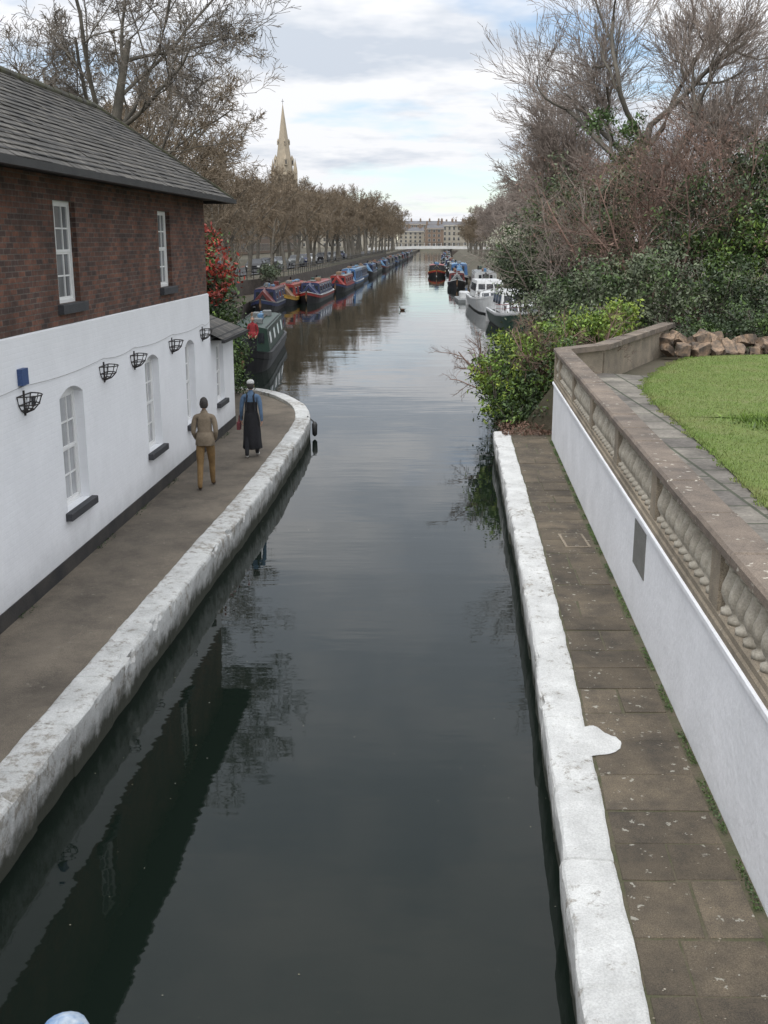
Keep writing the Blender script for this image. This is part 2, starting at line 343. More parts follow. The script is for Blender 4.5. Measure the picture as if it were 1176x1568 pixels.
for Y in Yl:
    xo=ip([(b,a) for a,b in CI],Y)-.36; xw=WL(Y)-.05 if Y<29.2 else -5.3
    if Y>31: xo-=(Y-31)*.12
    for k in range(7): vs.append((xw+(xo-xw)*k/6,Y,.588+.010*noise.noise(Vector((k*.8,Y*.7,0)))))
for i in range(len(Yl)-1):
    for k in range(6): fs.append((i*7+k,i*7+k+1,(i+1)*7+k+1,(i+1)*7+k))
tp.add(vs,fs,PATHL,True)
tp.add([(-5.9,35.2,.58),(-4.0,35.2,.58),(-4.4,36.2,.58),(-5.2,36.7,.58),(-6.2,36.9,.58)],[(0,1,2,3,4)],PATHL)
tp.build('towpath')
sb=MB(); sb.add([(1.0,-4,.582),(2.2,-4,.582),(4.45,27.9,.582),(3.2,27.9,.582)],[(0,1,2,3)],MOSS)
Y=-3.8
def ed(Yy): return ip([(b,a) for a,b in RC],Yy)+.445, WR(Yy)-.09
while Y<27.3:
    L=random.uniform(.5,.85); g0=.011
    cuts=[0,1] if random.random()<.4 else [0,random.uniform(.3,.6),1]
    for a,b in zip(cuts[:-1],cuts[1:]):
        z=.590+random.uniform(-.005,.004); e0=ed(Y+g0);e1=ed(min(Y+L,27.6)-g0)
        def lp(e,t,o): return e[0]+(e[1]-e[0])*t+o
        j=lambda: random.uniform(-.010,.010)
        c=[(lp(e0,a,g0)+j(),Y+g0+j()),(lp(e0,b,-g0)+j(),Y+g0+j()),(lp(e1,b,-g0)+j(),Y+L-g0+j()),(lp(e1,a,g0)+j(),Y+L-g0+j())]
        cx=sum(p[0] for p in c)/4;cy=sum(p[1] for p in c)/4
        top=[(cx+(p[0]-cx)*.985,cy+(p[1]-cy)*.985,z+random.uniform(-.002,.002)) for p in c]
        v8=[(p[0],p[1],.52) for p in c]+[(p[0],p[1],z-.005) for p in c]+top
        sb.add(v8,[(0,1,5,4),(1,2,6,5),(2,3,7,6),(3,0,4,7),(4,5,9,8),(5,6,10,9),(6,7,11,10),(7,4,8,11),(8,9,10,11)],SLAB)
    Y+=L
sb.box(3.0,3.42,16.9,17.7,.59,.602,SAND); sb.box(3.04,3.38,16.94,17.66,.602,.607,SLAB)
sb.build('stone_footpath')
def leaf_arrays(C,size,rng,flat=0):
    n=len(C); a=rng.normal(size=(n,3)); a/=np.linalg.norm(a,axis=1)[:,None]; r=rng.normal(size=(n,3)); r[:,2]*=(1-flat)
    b=np.cross(a,r); b/=np.linalg.norm(b,axis=1)[:,None]; s=(size*rng.uniform(.6,1.4,n))[:,None]
    V=np.stack([C-a*s,C-b*s*.45,C+a*s,C+b*s*.45],1).reshape(-1,3)
    return V,np.arange(4*n).reshape(-1,4)
def leaves_obj(name,C,size,mat,rng,parent=None):
    V,F=leaf_arrays(C,size,rng); o=bpy.data.objects.new(name,arr_mesh(name,V,F,mat)); return link(o,parent)
def cloud(blobs,n,rng,clump=.22,shell=.5,per=45):
    out=[];vol=np.array([b[3]*b[4]*b[5] for b in blobs])**.75; vol/=vol.sum()
    for b,f in zip(blobs,vol):
        nc=max(3,int(n*f/per)); d=rng.normal(size=(nc,3)); d/=np.linalg.norm(d,axis=1)[:,None]
        r=(shell+(1-shell)*rng.random(nc))*(1+.2*rng.normal(size=nc)); c=np.array(b[:3])+d*r[:,None]*np.array(b[3:6])
        cl=clump*rng.uniform(.5,1.5,nc)
        p=c[:,None,:]+rng.normal(size=(nc,per,3))*cl[:,None,None]*np.array([1,1,.75])
        out.append(p.reshape(-1,3))
    return np.concatenate(out)
# ------------------------------------------------------------------ white wall with balustrade
ang=-math.atan(.0707); wr=empty('balustrade_wall',(2.385,0,0),ang)
b=MB(); Lw=26.87
b.box(0,.34,-4,Lw,.4,2.0,WALLW); b.box(-.035,.37,-4,Lw+.03,2.0,2.06,WALLW,.015)
b.box(-.012,0,12.9,13.75,1.32,1.92,PLAQ)
b.build('white_rendered_wall',wr)
b=MB()
b.box(-.01,.35,-4,Lw,2.06,2.14,SAND,.02); b.box(.01,.32,-4,Lw,2.14,2.22,SAND,.02)
y=-4
while y<Lw:
    y2=min(y+random.uniform(1.0,1.5),Lw+.05); b.box(-.03+random.uniform(-.004,.004),.39+random.uniform(-.004,.004),y+.005,y2-.005,2.80,2.9+random.uniform(-.005,.005),COPSTONE,.03); y=y2
b.box(.02,.32,-4,Lw,2.76,2.80,SAND)
k=0; y=-3.6
prof=[(.08,0),(.08,.05),(.045,.065),(.04,.095),(.065,.14),(.09,.21),(.082,.28),(.05,.36),(.032,.43),(.034,.455),(.055,.465),(.055,.48),(.075,.485),(.075,.54)]
while y<Lw-.2:
    if k%12==0: b.box(.01,.31,y-.17,y+.17,2.22,2.76,SAND,0); y+=.34
    else: b.lathe(prof,(.10,y,2.22),12,BALU); y+=.265
    k+=1
b.box(-.0,.36,Lw-.3,Lw,2.14,2.76,SAND)
b.build('stone_balustrade',wr)
rp=MB()
def seg(a,c,z0,z1,wd,mat,ins=0):
    a=Vector((*a,0));c=Vector((*c,0));d=(c-a).normalized();n=Vector((d.y,-d.x,0))
    p=[a-d*ins,a-d*ins+n*wd,c+d*ins+n*wd,c+d*ins]
    rp.add([(q.x,q.y,z0) for q in p]+[(q.x,q.y,z1) for q in p],[(0,1,5,4),(1,2,6,5),(2,3,7,6),(3,0,4,7),(4,5,6,7)],mat)
A=(4.30,26.95);B=(5.5,28.1);C=(9.2,35.6)
for a,c in ((A,B),(B,C)):
    seg(a,c,.3,2.75,.3,SAND)
    L=(Vector(c)-Vector(a)).length;n=max(1,int(L/1.2))
    for i in range(n):
        p=Vector(a).lerp(Vector(c),i/n);q=Vector(a).lerp(Vector(c),(i+1)/n-.006); seg(p,q,2.752,2.89+random.uniform(-.006,.006),.42,COPSTONE)
rp.build('stone_parapet')
tf=MB(); tf.add([(WR(-4)+.36,-4,2.14),(WR(-4)+3,-4,2.14),(WR(27)+3,27,2.14),(5.6,28.0,2.14),(WR(26.9)+.36,26.9,2.14)],[(0,1,2,3,4)],FLAG); tf.build('terrace_paving')
edge=chaikin([(3.9,-4),(4.3,8),(4.99,13.4),(5.5,19),(5.75,23),(6.2,25.6),(7.2,28),(8.3,30.5),(9.5,31.9),(14,32.4),(40,33)],2)
lw=MB(); vs=[]
for x,y in edge: vs+=[(x+.05*noise.noise(Vector((x*3,y*3,0))),y,2.16),(x+.1,y,2.19),(x+12,y-3 if y>20 else y,2.19)]
fs=[]
for i in range(len(edge)-1):
    for k in (0,1): fs.append((3*i+k,3*i+k+1,3*i+k+4,3*i+k+3))
lw.add(vs,fs,LAWN); lw.build('lawn')
rng=np.random.default_rng(3)
ex=np.array(edge); n=90000; Yb=rng.uniform(11,32,n); xe=np.interp(Yb,ex[:,1],ex[:,0])+.06*np.sin(Yb*5)+.05*np.sin(Yb*13); Xb=xe-.08+rng.random(n)**1.3*8; c=np.stack([Xb,Yb,np.full(n,2.18)],1)
h=rng.uniform(.02,.055,n); dd=rng.normal(size=(n,2))*.015; wv=rng.normal(size=(n,2)); wv/=np.linalg.norm(wv,axis=1)[:,None]; wv*=.008
V=np.stack([c-np.c_[wv,np.zeros(n)],c+np.c_[wv,np.zeros(n)],c+np.c_[dd,h]],1).reshape(-1,3)
link(bpy.data.objects.new('lawn_grass',arr_mesh('lawn_grass',V,np.arange(3*n).reshape(-1,3),BLADE)))
n=1800;c=np.stack([rng.normal(7.3,.35,n),rng.normal(19.8,.4,n),np.full(n,2.18)],1);h=rng.uniform(.05,.15,n);dd=rng.normal(size=(n,2))*.06;wv=rng.normal(size=(n,2))*.01
V=np.stack([c-np.c_[wv,np.zeros(n)],c+np.c_[wv,np.zeros(n)],c+np.c_[dd,h]],1).reshape(-1,3)
link(bpy.data.objects.new('grass_tuft',arr_mesh('grass_tuft',V,np.arange(3*n).reshape(-1,3),L_BRIGHT)))
ROCK=M('rock_sandstone',(.21,.145,.095),(.07,.055,.042),3.2,bscale=6,bdist=.06,fine=.35,fscale=15,island=.4,lo=.4,hi=.58)
rk=empty('rock_pile')
for i in range(30):
    x=8.8+3.5*(i%15)/15+random.uniform(-.15,.15); s=random.uniform(.14,.34)
    bb=bmesh.new(); bmesh.ops.create_icosphere(bb,subdivisions=3,radius=1)
    for v_ in bb.verts:
        p=v_.co.copy(); f=1.1+.45*noise.noise(p*1.2+Vector((i*9,0,0)))+.22*noise.noise(p*3+Vector((i,3,0)))
        q=p*f; q=Vector((max(-1.1,min(1.0,q.x*1.2)),max(-.62,min(.66,q.y)),max(-.5,min(.55,q.z)))); v_.co=q*s
    me=bpy.data.meshes.new('rock'); bb.to_mesh(me); bb.free(); me.materials.append(ROCK)
    o=bpy.data.objects.new('rock_part',me); o.location=(x,33.4+random.uniform(-.6,.7)+(.4 if i>14 else 0),2.1+s*.45+(.22 if i>14 else 0)); o.rotation_euler=(random.uniform(-.7,.7),random.uniform(-.7,.7),random.random()*6); link(o,rk)
# ------------------------------------------------------------------ house
hs=empty('toll_house',(-5.68,0,0),-math.atan(.054))
def panel(mb,s0,s1,z0,z1,x,ops,depth,mat,arch=0):
    S=sorted({s0,s1,*[o[0] for o in ops],*[o[1] for o in ops]});Z=sorted({z0,z1,*[o[2] for o in ops],*[o[3] for o in ops]})
    for a,b in zip(S[:-1],S[1:]):
        for c,d in zip(Z[:-1],Z[1:]):
            if any(o[0]<=a and b<=o[1] and o[2]<=c and d<=o[3] for o in ops): continue
            mb.quad((x,a,c),(x,b,c),(x,b,d),(x,a,d),mat)
    for a,b,c,d in ops:
        t=d-arch
        mb.quad((x,a,c),(x,a,d),(x-depth,a,d),(x-depth,a,c),mat);mb.quad((x,b,c),(x-depth,b,c),(x-depth,b,d),(x,b,d),mat)
        mb.quad((x,a,c),(x-depth,a,c),(x-depth,b,c),(x,b,c),mat)
        if arch:
            n=10;pt=[(a+(b-a)*i/n,t+arch*(1-(2*i/n-1)**2)) for i in range(n+1)]
            for p,q in zip(pt[:-1],pt[1:]):
                mb.quad((x,p[0],p[1]),(x,q[0],q[1]),(x,q[0],d+.0001),(x,p[0],d+.0001),mat)
                mb.quad((x,p[0],p[1]),(x-depth,p[0],p[1]),(x-depth,q[0],q[1]),(x,q[0],q[1]),mat)
        else: mb.quad((x,a,d),(x,b,d),(x-depth,b,d),(x-depth,a,d),mat)
UO=[(10.2,11.3,4.62,6.05),(16.1,17.05,4.58,6.08),(21.95,22.9,4.58,6.08)]
LO=[(5.6,6.7,1.5,3.35),(10.6,11.7,1.5,3.35),(15.7,16.75,1.5,3.35),(20.35,21.35,1.5,3.35),(23.6,24.5,1.5,3.35)]
AO=[(26.95,27.85,1.5,3.0)]
hb=MB(); DP=3.6; Y1=26.2
panel(hb,2,Y1,4.25,6.42,0,UO,.16,BRICK)
hb.quad((0,Y1,4.25),(-DP,Y1,4.25),(-DP,Y1,6.42),(0,Y1,6.42),BRICK); hb.quad((0,2,.4),(-DP,2,.4),(-DP,2,6.42),(0,2,6.42),BRICK); hb.quad((-DP,2,.4),(-DP,Y1,.4),(-DP,Y1,6.42),(-DP,2,6.42),BRICK)
hb.build('brick_walls',hs)
hb=MB(); panel(hb,2,Y1+.03,.82,4.25,.03,LO,.2,WHITEBRICK,.13)
hb.quad((.03,Y1+.03,.5),(-DP,Y1+.03,.5),(-DP,Y1+.03,4.25),(.03,Y1+.03,4.25),WHITEBRICK)
hb.quad((.03,2,4.25),(.03,Y1+.03,4.25),(0,Y1+.03,4.27),(0,2,4.27),WHITEBRICK)
panel(hb,Y1+.03,29.2,.82,3.2,.0,AO,.16,WHITEBRICK,.08); hb.quad((0,29.2,.5),(-2.6,29.2,.5),(-2.6,29.2,3.2),(0,29.2,3.2),WHITEBRICK)
hb.build('painted_walls',hs)
hb=MB(); hb.box(-.2,.045,2,Y1+.05,.5,.82,PLINTH); hb.box(-.2,.018,Y1+.05,29.21,.5,.82,PLINTH); hb.build('plinth',hs)
def sash(mb,a,b,z0,z1,x,cols=3,rows=2,arch=0,gl=None):
    f=.05; gl=gl or GLASS
    mb.box(x-.05,x,a,a+f,z0,z1,WHITE);mb.box(x-.05,x,b-f,b,z0,z1,WHITE);mb.box(x-.05,x-.001,a+f,b-f,z1-f-arch,z1,WHITE);mb.box(x-.05,x-.001,a+f,b-f,z0,z0+f,WHITE)
    zm=(z0+z1-arch)/2
    for k,(c,d,xx) in enumerate(((z0+f,zm,x-.02),(zm,z1-f-arch,x-.008))):
        mb.box(xx-.03,xx-.002,a+f,b-f,c,c+.04,WHITE);mb.box(xx-.03,xx-.002,a+f,b-f,d-.03,d,WHITE)
        mb.box(xx-.03,xx-.004,a+f,a+f+.035,c+.04,d-.03,WHITE);mb.box(xx-.03,xx-.004,b-f-.035,b-f,c+.04,d-.03,WHITE)
        for i in range(1,cols):
            y=a+(b-a)*i/cols; mb.box(xx-.03,xx-.006,y-.012,y+.012,c+.04,d-.03,WHITE)
        for j in range(1,rows):
            z=c+(d-c)*j/rows; mb.box(xx-.03,xx-.008,a+f+.035,b-f-.035,z-.012,z+.012,WHITE)
        mb.quad((xx-.024,a+f,c),(xx-.024,b-f,c),(xx-.024,b-f,d),(xx-.024,a+f,d),gl)
    mb.quad((x-.052,a,z0),(x-.052,b,z0),(x-.052,b,z1),(x-.052,a,z1),WHITE)
hb=MB()
for o in UO: sash(hb,*o,-.09); hb.box(-.15,.09,o[0]-.09,o[1]+.09,o[2]-.14,o[2]-.002,SILL,.01)
for o in LO: sash(hb,*o,-.11,arch=.1,gl=GLASSL); hb.box(-.16,.13,o[0]-.1,o[1]+.1,o[2]-.12,o[2]-.002,SILL,.01)
for o in AO: sash(hb,*o,-.1,arch=.06,gl=GLASSL); hb.box(-.14,.1,o[0]-.1,o[1]+.1,o[2]-.12,o[2]-.002,SILL,.01)
hb.build('sash_windows',hs)
ov=.58; xe0=ov; xe1=-DP-ov; ye=Y1+ov; ys=2-ov; rx=(xe0+xe1)/2; hd=(xe0-xe1)/2; ze=6.46; zr=8.25
rf=MB()
rf.add([(xe0,ys,ze),(xe0,ye,ze),(rx,ye-hd,zr),(rx,ys+hd,zr)],[(0,1,2,3)],SLATE_Y)
rf.add([(xe1,ys,ze),(xe1,ye,ze),(rx,ye-hd,zr),(rx,ys+hd,zr)],[(3,2,1,0)],SLATE_Y)
rf.add([(xe0,ye,ze),(xe1,ye,ze),(rx,ye-hd,zr)],[(0,1,2)],SLATE_X); rf.add([(xe0,ys,ze),(xe1,ys,ze),(rx,ys+hd,zr)],[(2,1,0)],SLATE_X)
rf.quad((xe0,ys,ze-.03),(xe1,ys,ze-.03),(xe1,ye,ze-.03),(xe0,ye,ze-.03),BLACK)
def tiles(a,c,r_,st_=.42):
    a=Vector(a);c=Vector(c);L=(c-a).length;n=int(L/st_)
    for i in range(n):
        p=a.lerp(c,i/n);q=a.lerp(c,(i+1.03)/n); o=Vector((0,0,random.uniform(-.008,.012))); rf.tube([p+o,q+o],[r_*1.02,r_*.96],8,MOSSRIDGE)
tiles((rx,ys+hd,zr+.02),(rx,ye-hd,zr+.02),.08); tiles((rx,ye-hd,zr+.01),(xe0,ye,ze+.02),.05); tiles((rx,ye-hd,zr+.01),(xe1,ye,ze+.02),.05)
rs=random.Random(4); nr=20
for i in range(nr):
    t=i/nr; t2=(i+1.25)/nr
    x=xe0+(rx-xe0)*t; z=ze+(zr-ze)*t; x2=xe0+(rx-xe0)*min(1,t2); z2=ze+(zr-ze)*min(1,t2); ya=ys+hd*t; yb=ye-hd*t
    y=max(ya,6)+(i%2)*.15-.15
    while y<yb-.05:
        ye_=min(y+.30,yb); lift=rs.uniform(.012,.02); jz=rs.uniform(-.007,.007)
        if rs.random()<.015: jz-=.03
        a=(x+jz*-.5+.012,y+.003,z+lift+.008+jz); bq=(x+jz*-.5+.012,ye_-.003,z+lift+.008+jz)
        c_=(x2,min(ye_-.003,ye-hd*t2),z2+.006); d_=(x2,min(y+.003,ye-hd*t2),z2+.006)
        rf.add([a,bq,c_,d_,(a[0],a[1],a[2]-.01),(bq[0],bq[1],bq[2]-.01)],[(0,1,2,3),(4,5,1,0)],SLATE_Y)
        y+=.30
rf.box(xe0-.01,xe0+.09,ys,ye+.08,ze-.1,ze-.0,BLACK); rf.box(xe1,xe0-.01,ye,ye+.09,ze-.1,ze,BLACK)
e=.32
rf.add([(e,Y1+.04,3.16),(e,29.2+e,3.16),(-1.5,28.2,4.05),(-1.5,Y1+.04,4.05)],[(0,1,2,3)],SLATE_Y)
rf.add([(e,29.2+e,3.16),(-2.9,29.2+e,3.16),(-1.5,28.2,4.05)],[(0,1,2)],SLATE_X)
rf.box(e-.02,e+.06,Y1+.04,29.2+e,3.07,3.15,BLACK); rf.quad((e,Y1+.04,3.14),(e,29.5,3.14),(-2.9,29.5,3.14),(-2.9,Y1+.04,3.14),BLACK)
rf.build('slate_roof',hs)
bk=MB()
BY=[14.35,17.85,19.65,22.45,25.35]
def basket(y,z,r=.24):
    x=.04
    for zz,rr in ((z,r),(z-.12,r*.82),(z-.2,r*.5)):
        bk.tube([(x+rr*math.sin(math.pi*i/12),y-rr*math.cos(math.pi*i/12),zz) for i in range(13)],.009,4,WIRE)
        bk.tube([(x,y-rr,zz),(x,y+rr,zz)],.009,4,WIRE)
    for a in range(0,181,30):
        t=math.radians(a)
        bk.tube([(x+q*r*math.sin(t),y-q*r*math.cos(t),z-h_) for q,h_ in ((1,0),(.82,.12),(.5,.2),(0,.25))],.008,4,WIRE)
    bk.box(.03,.05,y-.015,y+.015,z-.28,z+.06,WIRE)
for y in BY: basket(y,3.48)
bk.box(.03,.10,14.2,14.42,3.62,3.84,BLUE); bk.box(.03,.06,14.62,14.7,3.28,3.42,SILL)
ys2=[2,6,10]+BY+[26.1]
for a,b_ in zip(ys2[:-1],ys2[1:]):
    bk.tube([(.045,a+(b_-a)*i/8,3.60-.05*math.sin(math.pi*i/8)) for i in range(9)],.004,4,CABLE)
bk.build('wall_baskets',hs)
# ------------------------------------------------------------------ trees
def gen_tree(seed,H0,R0,levels,P=None,D=None,trop0=.0,wand0=.05,taper0=.3,nseg0=8):
    r=np.random.default_rng(seed)
    P0=np.zeros((1,3)) if P is None else np.array(P,float); D0=np.tile([[0,0,1.]],(len(P0),1)) if D is None else np.array(D,float)
    L=np.full(len(P0),H0)*r.uniform(.9,1.1,len(P0)); R=np.full(len(P0),R0); res=[]
    ns,wa,tr,tp_,sides=nseg0,wand0,trop0,taper0,8
    for li in range(len(levels)+1):
        n=len(P0); pts=[P0]; d=D0.copy(); dirs=[d]
        for i in range(ns):
            d=d+r.normal(size=(n,3))*wa; d[:,2]+=tr; d/=np.linalg.norm(d,axis=1)[:,None]; pts.append(pts[-1]+d*(L/ns)[:,None]); dirs.append(d)
        pts=np.stack(pts,1);dirs=np.stack(dirs,1); tt=np.linspace(0,1,ns+1); rad=R[:,None]*(1-(1-tp_)*tt**(1.6 if li==0 else 1))[None]
        if li==0: rad[:,0]*=1.35
        res.append((pts,dirs,rad,sides))
        if li==len(levels): break
        k,tmin,angd,lf,rf_,ns,wa,tr,tp_,sides=levels[li]
        t=tmin+(1-tmin)*((np.arange(k)[None]+r.random((n,k)))/k)
        nso=pts.shape[1]-1; f=t*nso; i0=np.clip(f.astype(int),0,nso-1); fr=(f-i0)[...,None]
        idx=np.arange(n)[:,None]
        p=pts[idx,i0]*(1-fr)+pts[idx,i0+1]*fr; pd=dirs[idx,i0+1]; pr=np.maximum(rad[idx,i0],R[:,None]*.55)
        q=np.cross(pd,r.normal(size=(n,k,3))); q/=np.linalg.norm(q,axis=2)[...,None]
        an=np.radians(angd)*r.uniform(.6,1.35,(n,k))[...,None]
        D0=(pd*np.cos(an)+q*np.sin(an)).reshape(-1,3); P0=p.reshape(-1,3); L=(L[:,None]*lf*(1.15-.55*t)*r.uniform(.65,1.2,(n,k))).ravel(); R=(pr*rf_).ravel()
    return res
def tubes(res):
    VV=[];FF=[];b=0
    for pts,dirs,rad,m in res:
        n,s,_=pts.shape; ref=np.where(np.abs(dirs[...,2:3])<.9,np.array([0,0,1.]),np.array([1.,0,0]))
        a=np.cross(dirs,ref); a/=np.linalg.norm(a,axis=2)[...,None]; c=np.cross(dirs,a)
        th=2*np.pi*np.arange(m)/m
        V=pts[:,:,None]+(a[:,:,None]*np.cos(th)[:,None]+c[:,:,None]*np.sin(th)[:,None])*rad[:,:,None,None]
        base=b+(np.arange(n)[:,None,None]*s+np.arange(s-1)[None,:,None])*m; k=np.arange(m)[None,None]; k2=(k+1)%m
        F=np.stack([base+k,base+k2,base+k2+m,base+k+m],-1).reshape(-1,4)
        VV.append(V.reshape(-1,3));FF.append(F);b+=n*s*m
    return np.concatenate(VV),np.concatenate(FF)
def tree_obj(name,res,loc,barkm,twigm,split=3,rmin=.009,sc=1,rz=0):
    for r_ in res[split:]: r_[2][:]=np.clip(r_[2],rmin,None)
    e=empty(name,loc,rz); e.scale=(sc,)*3
    V,F=tubes(res[:split]); link(bpy.data.objects.new('trunk_and_limbs',arr_mesh('limbs',V,F,barkm,True)),e)
    V,F=tubes(res[split:]); link(bpy.data.objects.new('twigs',arr_mesh('twigs',V,F,twigm)),e)
    return e
#          k,tmin,ang,lf,rf,ns,wander,trop,taper,sides
PL=[(8,.4,55,.85,.42,7,.13,.06,.4,6),(7,.25,48,.55,.45,6,.16,.03,.4,5),(7,.2,45,.55,.45,4,.18,.03,.45,4),(6,.15,42,.6,.5,3,.2,.02,.5,3),(5,.1,42,.6,.6,2,.2,.02,.6,3)]
tree_obj('plane_tree',gen_tree(11,11.5,.34,PL),(-10.6,41,2),BARK,TW_GREY)
tree_obj('plane_tree',gen_tree(12,11,.3,PL),(-17.5,40,2),BARK,TW_GREY)
tree_obj('plane_tree',gen_tree(14,9.0,.28,PL),(-12.8,53,2),BARK,TW_TAN)
PLF=[(9,.28,50,.75,.45,5,.13,.08,.4,5),(7,.2,48,.55,.5,4,.16,.03,.4,4),(7,.15,45,.55,.55,3,.18,.02,.5,3),(8,.1,42,.65,.6,2,.2,.02,.6,3)]
var=[]
for s in (21,22,23):
    res=gen_tree(s,7.5,.25,PLF)
    for r_ in res[3:]: r_[2][:]=np.maximum(r_[2],.016)
    V,F=tubes(res[:2]);a=arr_mesh('av_limbs',V,F,BARK,True);V,F=tubes(res[2:]);c=arr_mesh('av_twigs',V,F,TW_TAN); d=c.copy(); d.materials[0]=TW_PINK; var.append((a,c,d))
def inst_tree(parent,x,y,z,s,k,pink=False,sz=1):
    a,c,d=var[k%3]; rz=random.random()*6.28
    for me in (a,d if pink else c):
        o=bpy.data.objects.new('avenue_tree_part',me); o.location=(x,y,z); o.rotation_euler=(0,0,rz); o.scale=(s,s,s*sz); link(o,parent)
av=empty('avenue_of_trees')
for x,y,s in ((-14.2,62,1.2),(-14.6,72,1.2),(-15.2,84,1.12),(-22,58,1.35),(-22,74,1.3),(-14.4,97,.95),(-25,90,1.25),(-12.6,67,.75),(-13.8,90,.8)): inst_tree(av,x,y,2,s,int(y))
Y=107;k=0
while Y<425:
    f_=.85 if Y<135 else (1.0 if Y<190 else 1.25)
    inst_tree(av,L1X(Y)-2.4+random.uniform(-.5,.5),Y,2,random.uniform(.95,1.08)*f_,k); k+=1
    inst_tree(av,L1X(Y)-13+random.uniform(-1,1),Y+4,2,random.uniform(1.1,1.25)*f_,k); k+=1
    if Y<200: inst_tree(av,L1X(Y)-25+random.uniform(-3,3),Y+2,2,random.uniform(1.1,1.35)*f_,k+1)
    Y+=10 if Y<220 else 16
av2=empty('distant_trees')
Y=96
while Y<430:
    inst_tree(av2,XR(Y)+5.5+random.uniform(-1,1),Y,2,random.uniform(.9,1.15)*(1.1 if Y<170 else .9),k,pink=Y<220); k+=1
    inst_tree(av2,XR(Y)+15+random.uniform(-2,2),Y+5,2,random.uniform(1.1,1.4),k,pink=True); k+=1
    Y+=17
for i in range(26):
    inst_tree(av2,random.uniform(-160,8) if i%2 else random.uniform(50,200),random.uniform(450,650),2,random.uniform(1.1,1.8),i)
PO=[(6,.5,46,.95,.52,7,.15,.05,.6,7),(5,.35,45,.6,.6,6,.17,.05,.7,6),(16,.45,40,1.5,.24,6,.08,.08,.4,3),(6,.12,26,.5,.65,3,.1,.05,.55,3),(3,.1,26,.6,.75,2,.1,.04,.7,3)]
tree_obj('pollarded_tree',gen_tree(31,8.2,.46,PO),(10.8,50,2),BARK,TW_PINK,rmin=.009)
tree_obj('pollarded_tree',gen_tree(32,7.6,.42,PO),(17,54,2),BARK,TW_PINK,rmin=.009)
tree_obj('pollarded_tree',gen_tree(34,7.8,.36,PO),(13.5,74,2),BARK,TW_PINK,rmin=.012)
rg=np.random.default_rng(5)
iv=cloud([(10.8,50,5,.9,.9,3),(10.9,50,9.2,.8,.8,2.0),(17,54,6,1,1,3),(17,54,9.5,.8,.8,1.8),(13.5,74,6,1,1,4),(19.5,49,9.4,1.3,1,1.4),(9.4,49.5,10.6,.6,.5,.7)],17000,rg,.2)
leaves_obj('ivy',iv,.085,L_MID,rg)
def thicket(name,seed,cx,cy,cz,rx_,ry_,n,H,mat):
    r=np.random.default_rng(seed); P=np.c_[cx+r.uniform(-rx_,rx_,n),cy+r.uniform(-ry_,ry_,n),np.full(n,cz)]
    D=np.c_[r.normal(size=n)*.25,r.normal(size=n)*.25,np.ones(n)]
    lv=[(7,.25,40,.5,.5,4,.18,.03,.5,4),(6,.15,42,.55,.55,3,.2,.02,.5,3),(6,.1,42,.6,.6,2,.2,.02,.6,3)]
    res=gen_tree(seed,H,.05,lv,P,D,wand0=.14,taper0=.3)
    V,F=tubes(res); link(bpy.data.objects.new(name,arr_mesh(name,V,F,mat)))
    return res[-1][0][:,-1]
t1=thicket('hawthorn_thicket',41,11.2,44,2,2.6,2,28,6.8,TW_RED)
t3=thicket('hawthorn_thicket',42,16,45,2,3,2,20,6.2,TW_RED)
thicket('hawthorn_thicket',43,8.6,50,2,1.6,3,12,5.6,TW_PINK)
t2=thicket('hawthorn_thicket',44,13,57,2,3,3,18,7.6,TW_RED)
leaves_obj('hawthorn_leaves',t1[rg.random(len(t1))<.5],.055,L_RUST,rg)
leaves_obj('hawthorn_leaves',t3[rg.random(len(t3))<.7],.065,L_OLIVE,rg)
def shrub(name,blobs,n,size,mat,seed,clump=.22,shell=.45,stems=True):
    r=np.random.default_rng(seed); e=empty(name)
    mats=mat if isinstance(mat,list) else [(mat,1)]
    C=cloud(blobs,n,r,clump,shell); a=0
    cl=np.repeat(r.random(len(C)//45+1),45)[:len(C)]
    for i,(m_,w_) in enumerate(mats):
        s=(cl>=a)&(cl<a+w_+1e-6); a+=w_
        if s.any(): leaves_obj('foliage_%d'%i,C[s],size,m_,r,e)
    if stems:
        m=MB()
        for b_ in blobs:
            for k in range(5):
                a=random.uniform(0,6.28); q=random.uniform(.5,1.1); m.tube([(b_[0]+.15*math.cos(a),b_[1]+.15*math.sin(a),max(.2,b_[2]-b_[5])-.1),(b_[0]+.4*b_[3]*math.cos(a),b_[1]+.4*b_[4]*math.sin(a),b_[2]),(b_[0]+q*b_[3]*math.cos(a),b_[1]+q*b_[4]*math.sin(a),b_[2]+.8*b_[5])],[.035,.02,.006],5,BARK)
        m.build('stems',e)
    return e
shrub('green_shrub',[(3.8,29.6,1.25,.8,1.1,.9),(3.7,31.5,1.7,1.0,1.3,1.2),(4.9,30,2.0,.8,1.3,1.0),(3.5,29.0,.8,.5,.6,.5),(4.5,28.6,.95,.5,.5,.4)],20000,.055,[(L_DARK,.4),(L_MID,.4),(L_BRIGHT,.2)],51,.14)
shrub('green_shrub',[(3.4,30.4,1.9,.8,1.2,1.0),(4.4,30.8,2.5,.8,1.2,.6),(3.2,29.6,1.2,.5,.7,.7)],4200,.06,[(L_BRIGHT,.6),(L_YEL,.4)],52,.15,.8)
thicket('bank_twigs',66,4.6,31,.6,1.4,1.8,12,2.6,TW_RED)
shrub('yellow_green_shrub',[(6.2,31.5,2.9,.8,.9,.55),(5.5,31.8,3.0,.6,.7,.4),(7.2,33.5,3.1,.6,.8,.6)],4600,.065,[(L_YEL,.5),(L_BRIGHT,.5)],53,.16)
